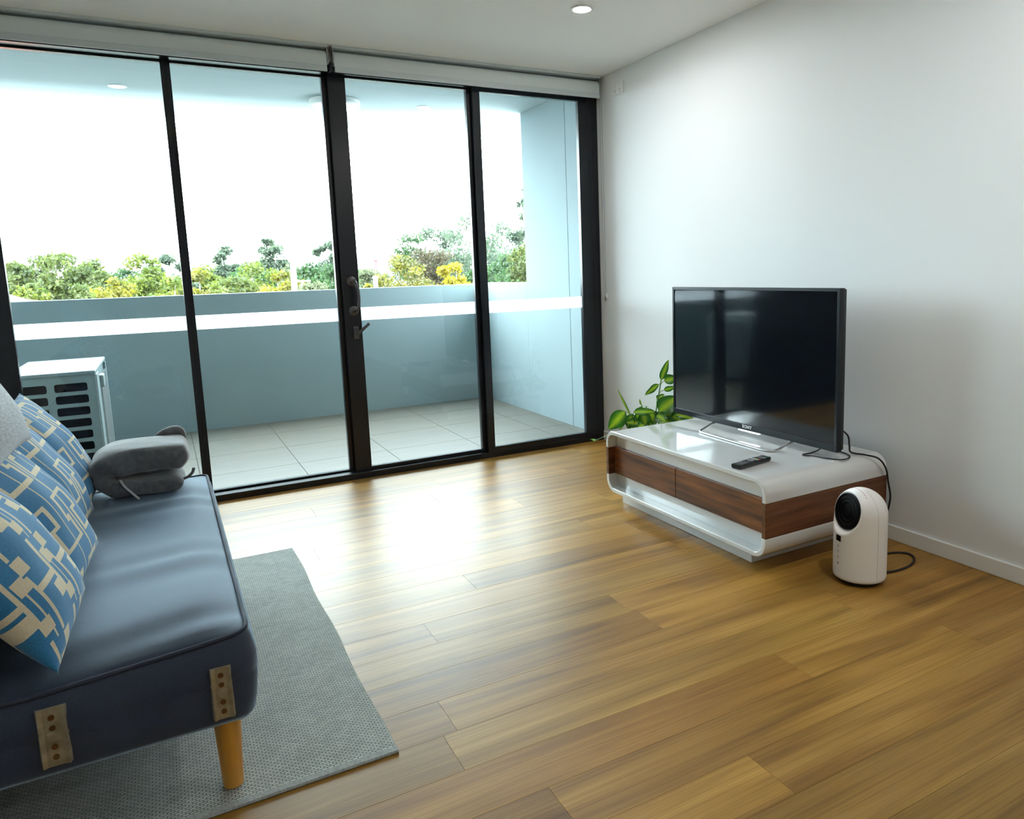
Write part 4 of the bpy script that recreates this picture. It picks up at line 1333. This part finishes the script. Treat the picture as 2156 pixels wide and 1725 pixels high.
# ------------------------------------------------------------------ outside world
GZ = -3.5
struct(MB().box(-160, 260, 6.0, 320, GZ - 0.3, GZ).build('ground_outside', M['ground']), 'green ground below the balcony', 'ground')
KIND = {'olive': 'olive green bushy tree', 'gold': 'golden green bushy tree', 'lime': 'bright lime green tree', 'gum': 'grey green gum tree', 'green': 'deep green tree', 'pale': 'pale dusty green tree', 'mustard': 'wide mustard green tree', 'rust': 'brownish tree', 'yellow': 'bright yellow tree'}
trees = [
 (-9.5, 44.0, 2.57, 1.29, 'olive', 'at the sofa side edge of the view'),
 (-6.9, 38.0, 2.85, 1.54, 'olive', 'tallest in the leftmost pane'),
 (-6.2, 50.0, 2.81, 1.79, 'olive', 'behind the tallest one in the leftmost pane'),
 (-4.5, 33.0, 1.54, 1.19, 'gold', 'low in the middle of the leftmost pane'),
 (-3.5, 44.0, 2.92, 1.59, 'lime', 'left of the narrow mullion'),
 (-2.1, 56.0, 2.95, 1.85, 'gum', 'just left of the narrow mullion'),
 (-2.5, 30.0, 1.46, 0.97, 'lime', 'low beside the narrow mullion'),
 (-1.0, 37.0, 1.83, 1.27, 'gold', 'just right of the narrow mullion'),
 (4.0, 84.0, 4.62, 2.31, 'gum', 'far off above a pink tiled roof'),
 (0.3, 32.0, 1.38, 1.13, 'olive', 'low in the second pane'),
 (2.5, 44.0, 2.30, 1.76, 'lime', 'left of the utility pole'),
 (9.6, 92.0, 5.77, 2.32, 'gum', 'far off and open crowned, left of the utility pole'),
 (3.1, 37.0, 1.67, 1.17, 'gold', 'just behind the utility pole'),
 (6.7, 50.0, 2.34, 1.98, 'green', 'right of the utility pole'),
 (13.8, 78.0, 4.76, 2.24, 'gum', 'far off beside the handle post'),
 (6.0, 40.0, 1.96, 1.60, 'green', 'against the handle post'),
 (3.0, 28.0, 1.07, 0.79, 'pale', 'low shrub right of the utility pole'),
 (9.0, 44.0, 1.65, 1.64, 'pale', 'below the far white house'),
 (9.5, 37.0, 2.38, 2.05, 'mustard', 'beside the short post'),
 (18.3, 61.0, 4.90, 2.83, 'green', 'round topped, above the mustard tree'),
 (24.8, 72.0, 5.49, 3.42, 'gum', 'behind the round topped green tree'),
 (14.4, 46.0, 2.87, 2.08, 'rust', 'between the mustard and yellow trees'),
 (19.7, 52.0, 5.60, 3.39, 'gum', 'tallest, with pale bare branches'),
 (10.5, 31.0, 1.79, 1.04, 'yellow', 'left of the third mullion'),
 (27.6, 63.0, 5.71, 3.27, 'gum', 'in the pane next to the blade wall'),
 (18.7, 43.0, 2.36, 1.94, 'green', 'low in the pane next to the blade wall'),
 (17.5, 37.0, 2.99, 1.34, 'olive', 'touching the blade wall'),
 (14.1, 36.0, 1.57, 1.29, 'green', 'behind the third mullion'),
 (12.8, 27.0, 4.95, 1.14, 'gum', 'sparse and high beside the blade wall'),
 (10.9, 56.0, 1.39, 1.39, 'olive', 'behind the handle post'),
 (-13.9, 66.0, 3.18, 2.07, 'olive', 'beyond the door jamb'),
 (-10.3, 60.0, 2.62, 1.99, 'pale', 'pale and far back, leftmost pane'),
 (-8.9, 74.0, 2.83, 2.39, 'lime', 'far back in the leftmost pane'),
 (-5.1, 64.0, 2.48, 2.19, 'green', 'far back, behind the golden one in the leftmost pane'),
 (0.2, 62.0, 2.31, 2.11, 'lime', 'far back beside the narrow mullion'),
 (3.0, 54.0, 1.96, 2.10, 'green', 'far back in the middle of the second pane'),
 (8.7, 70.0, 2.12, 2.75, 'pale', 'far back, right of the utility pole'),
 (12.6, 64.0, 1.66, 2.27, 'green', 'far back behind the handle post'),
 (12.2, 52.0, 1.38, 1.49, 'pale', 'behind the short post'),
 (34.5, 96.0, 2.82, 4.95, 'rust', 'far back under the gum trees'),
 (33.6, 84.0, 3.78, 4.71, 'green', 'far back behind the third mullion'),
 (34.2, 74.0, 3.14, 3.77, 'olive', 'far back beside the blade wall'),
 (-6.8, 27.0, 1.39, 0.66, 'lime', 'low bush at the corner of the leftmost pane'),
 (-5.6, 29.0, 1.31, 0.89, 'olive', 'low bush above the condenser'),
 (-0.9, 28.0, 1.17, 0.88, 'lime', 'low bush right of the narrow mullion'),
 (0.7, 25.0, 1.06, 0.85, 'gold', 'low bush left of the utility pole'),
 (3.4, 25.0, 1.02, 0.59, 'lime', 'low bush against the handle post'),
 (5.0, 27.0, 0.96, 0.61, 'gold', 'low golden bush beside the pull handle'),
 (12.7, 30.0, 1.28, 1.25, 'green', 'low bush in the pane next to the blade wall'),
]
def tree(i, x, y, zt, rw, kind, where):
    rg_ = np.random.RandomState(100 + i)
    sparse = 'sparse' in where
    gum = kind == 'gum'
    lab = '%s %s' % (KIND[kind], where)
    t = thing('tree', lab, 'tree', (x, y, GZ), 'trees beyond the balcony')
    zt = zt + 0.10 * rw + (0.25 if gum else 0.0)
    hgt = zt - GZ
    ch = max(2.4, min(hgt * 0.80, rw * 2.7))          # crown height
    cz = zt - ch / 2
    bark = M['gumbark'] if gum else M['bark']
    mb = MB()
    mb.tube(catmull([(x + 0.1, y, GZ), (x, y, GZ + hgt * 0.3), (x + 0.15 * rw * 0.3, y, cz)], 4), [0.16] * 5 + [0.10] * 4, 7)
    trunk = mb.build('trunk', bark, t, smooth=True)
    # clumps of leaves
    cl = []
    if gum:
        for k in range(17):
            a = rg_.uniform(0, 2 * math.pi); rr = math.sqrt(rg_.uniform(0.02, 1)); zz = rg_.uniform(-0.5, 0.46)
            sc = math.sqrt(max(0.08, 1 - (max(0, zz) / 0.52) ** 2))
            cl.append((x + rw * rr * sc * math.cos(a), y + rw * rr * sc * math.sin(a), cz + ch * zz, rw * rg_.uniform(0.14, 0.30)))
        cl.append((x, y, zt - 0.2 * rw, rw * 0.26))
        if not sparse: cl.append((x, y, cz - ch * 0.3, rw * 0.75)); cl.append((x, y, cz, rw * 0.62)); cl.append((x, y, cz - ch * 0.55, rw * 0.8))
    else:
        for k in range(20):
            a = rg_.uniform(0, 2 * math.pi); rr = math.sqrt(rg_.uniform(0.1, 1)); zz = rg_.uniform(-0.5, 0.42)
            sc = math.sqrt(max(0.05, 1 - (max(0, zz) / 0.5) ** 2))
            cl.append((x + rw * rr * 0.85 * sc * math.cos(a), y + rw * rr * 0.85 * sc * math.sin(a), cz + ch * zz, rw * rg_.uniform(0.20, 0.36)))
        cl.append((x, y, zt - 0.22 * rw, rw * 0.24))
        cl.append((x, y, cz, rw * 0.70)); cl.append((x, y, cz - ch * 0.32, rw * 0.85))
    br = MB()
    for (a, b_, c, s_) in cl[:9]:
        st_ = Vector((x, y, cz - ch * 0.45))
        en = Vector((a, b_, c))
        br.tube(catmull([st_, st_ * 0.5 + en * 0.5 + Vector((0, 0, -0.1 * rw)), en], 3), [0.07, 0.06, 0.055, 0.05, 0.04, 0.03, 0.02], 5)
    br.build('branches', bark, t, smooth=True)
    tot = sum(c[3] ** 2 for c in cl)
    Nl = int((6800 if gum else 6200) * (0.4 if sparse else 1) * min(1.0, 0.4 + 0.35 * rw))
    s0 = (0.125 if gum else 0.11) * (y / 42.0) ** 0.75
    V = []
    for (a, b_, c, s_) in cl:
        n_ = max(40, int(Nl * s_ ** 2 / tot))
        d = rg_.normal(size=(n_, 3)); d /= np.linalg.norm(d, axis=1)[:, None]
        rad = s_ * rg_.uniform(0.15, 1.12 if gum else 1.2, n_) ** 0.7
        p = np.stack([a + d[:, 0] * rad * 1.2, b_ + d[:, 1] * rad * 1.2, c + d[:, 2] * rad * 0.85], 1)
        nrm_ = d * 0.6 + rg_.normal(size=(n_, 3)) * 0.8
        nrm_ /= np.linalg.norm(nrm_, axis=1)[:, None]
        tv_ = np.cross(nrm_, rg_.normal(size=(n_, 3))); tv_ /= np.linalg.norm(tv_, axis=1)[:, None]
        bv_ = np.cross(nrm_, tv_)
        sz = s0 * rg_.uniform(0.5, 1.4, n_)[:, None]
        V.append(np.stack([p - tv_ * sz, p + bv_ * sz * 0.6, p + tv_ * sz, p - bv_ * sz * 0.6], 1))
    V = np.concatenate(V, 0)
    me = bpy.data.meshes.new('foliage')
    loc = np.array([x, y, GZ])
    nq = len(V)
    me.vertices.add(nq * 4); me.vertices.foreach_set('co', (V.reshape(-1, 3) - loc).astype(np.float32).ravel())
    me.loops.add(nq * 4); me.loops.foreach_set('vertex_index', np.arange(nq * 4, dtype=np.int32))
    me.polygons.add(nq); me.polygons.foreach_set('loop_start', np.arange(0, nq * 4, 4, dtype=np.int32))
    me.update(calc_edges=True)
    me.materials.append(FOL[kind])
    o = bpy.data.objects.new('foliage', me); COL.objects.link(o); o.parent = t; o['kind'] = 'stuff'
for i, a in enumerate(trees): tree(i, *a)

# far houses
def house(label, x0, x1, y, z1, zroof, wallm, roofm, wins, depth=6.0, hip=False, extra=None):
    t = thing('house', label, 'house', ((x0 + x1) / 2, y + depth / 2, GZ), 'houses far beyond the trees')
    wl = MB().box(x0, x1, y, y + depth, GZ, z1).build('wall', wallm, t)
    if hip:
        ov = 0.4
        mb = MB()
        ym = y + depth / 2
        vs = [(x0 - ov, y - ov, z1), (x1 + ov, y - ov, z1), (x1 + ov, y + depth + ov, z1), (x0 - ov, y + depth + ov, z1), (x0 + depth * 0.4, ym, zroof), (x1 - depth * 0.4, ym, zroof)]
        mb.add(vs, [(0, 1, 5, 4), (1, 2, 5), (2, 3, 4, 5), (3, 0, 4), (3, 2, 1, 0)])
        mb.build('roof', roofm, t)
    else:
        MB().box(x0 - 0.25, x1 + 0.25, y - 0.25, y + depth + 0.25, z1, zroof).build('roof', roofm, t)
    for (a, b_, c, d) in wins:
        f = MB().box(a, b_, y - 0.04, y + 0.02, c, d).build('window', M['roofgrey'], t)
        MB().box(a + 0.06, b_ - 0.06, y - 0.05, y - 0.041, c + 0.06, d - 0.06).build('pane', M['glassfar'], f)
    return t
M['glassfar'] = mat('far_window_glass', (0.25, 0.30, 0.34), 0.1)
house('white flat roofed house right of the handle post', 18.83, 22.68, 100, 4.04, 4.27, M['housewhite'], M['roofgrey'], [(20.65, 22.05, 2.7, 3.54)])
house('long low white house behind the mustard tree', 23.85, 31.6, 112, 2.79, 3.12, M['housewhite'], M['housewhite'], [(25.0, 26.65, 1.14, 2.29)])
h2 = house('white shop building with a blue edged red sign panel', 23.75, 26.96, 98, 3.51, 3.68, M['housewhite'], M['houseblue'], [])
MB().box(23.82, 24.25, 97.85, 98.0, 2.1, 3.51).build('sign_panel', M['housered'], h2)
house('pink tiled house seen over the trees in the second pane', 1.08, 6.47, 104, 2.84, 3.87, M['housewhite'], M['rooftile'], [(3.9, 4.93, 1.56, 2.46)], hip=True)
house('tiled house beside the utility pole', 8.66, 15.62, 108, 2.92, 4.03, M['housewhite'], M['rooftile'], [(11.89, 13.13, 1.67, 2.54)], hip=True)
house('white walled house in the gap of the leftmost pane', -9.95, -3.83, 100, 2.96, 3.83, M['housewhite'], M['rooftile'], [(-7.02, -5.96, 1.7, 2.63)], hip=True)
house('low red brick house at the bottom of the leftmost pane', -8.67, -5.52, 21.0, 0.60, 1.10, M['brickred'], M['rooftile'], [], depth=4.5, hip=True)

# poles and wire
up = thing('utility_pole', 'tall pale utility pole with cross arms above the trees', 'pole', (2.47, 30, GZ))
MB().tube([(2.40, 30, GZ), (2.50, 30, 2.80)], [0.15, 0.115], 12).build('pole', M['polewhite'], up, smooth='auto')
MB().box(1.70, 3.0, 29.86, 29.94, 2.18, 2.24).build('cross_arm', M['polewhite'], up)
MB().box(2.00, 2.90, 29.86, 29.94, 2.48, 2.53).build('cross_arm', M['polewhite'], up)
sl = thing('street_light', 'small green street light with a pale double arm beside the utility pole', 'street light', (2.72, 29.2, GZ))
MB().tube([(2.70, 29.2, GZ), (2.70, 29.2, 1.19)], [0.07, 0.05], 10).build('pole', M['polegreen'], sl, smooth='auto')
MB().box(2.36, 3.05, 29.12, 29.28, 1.17, 1.24).build('lamp_arm', M['polewhite'], sl, bevel=0.02)
MB().box(2.62, 3.00, 29.14, 29.26, 0.97, 1.01).build('lower_arm', M['polewhite'], sl, bevel=0.01)
ps = thing('post', 'short pale post standing in front of the mustard tree', 'post', (6.12, 30, GZ))
MB().tube([(6.12, 30, GZ), (6.12, 30, 1.22)], 0.10, 12).build('shaft', M['polewhite'], ps, smooth='auto')
MB().lathe([(0.14, 0), (0.14, 0.06), (0.10, 0.09), (0, 0.10)], (6.12, 30, 1.22), 16).build('cap', M['polewhite'], ps, smooth='auto')
wr_ = MB().tube(catmull([(-45, 22, 6.2), (-20, 22, 5.45), (-6.5, 22, 5.318), (-3.2, 22, 5.33), (3.5, 22, 5.365), (10.1, 22, 5.54), (25, 22, 6.0), (50, 22, 7.2)], 6), 0.024, 6)
tag(wr_.build('overhead_wire', M['roofgrey'], None, smooth=True), 'thin overhead wire crossing the white sky', 'wire')
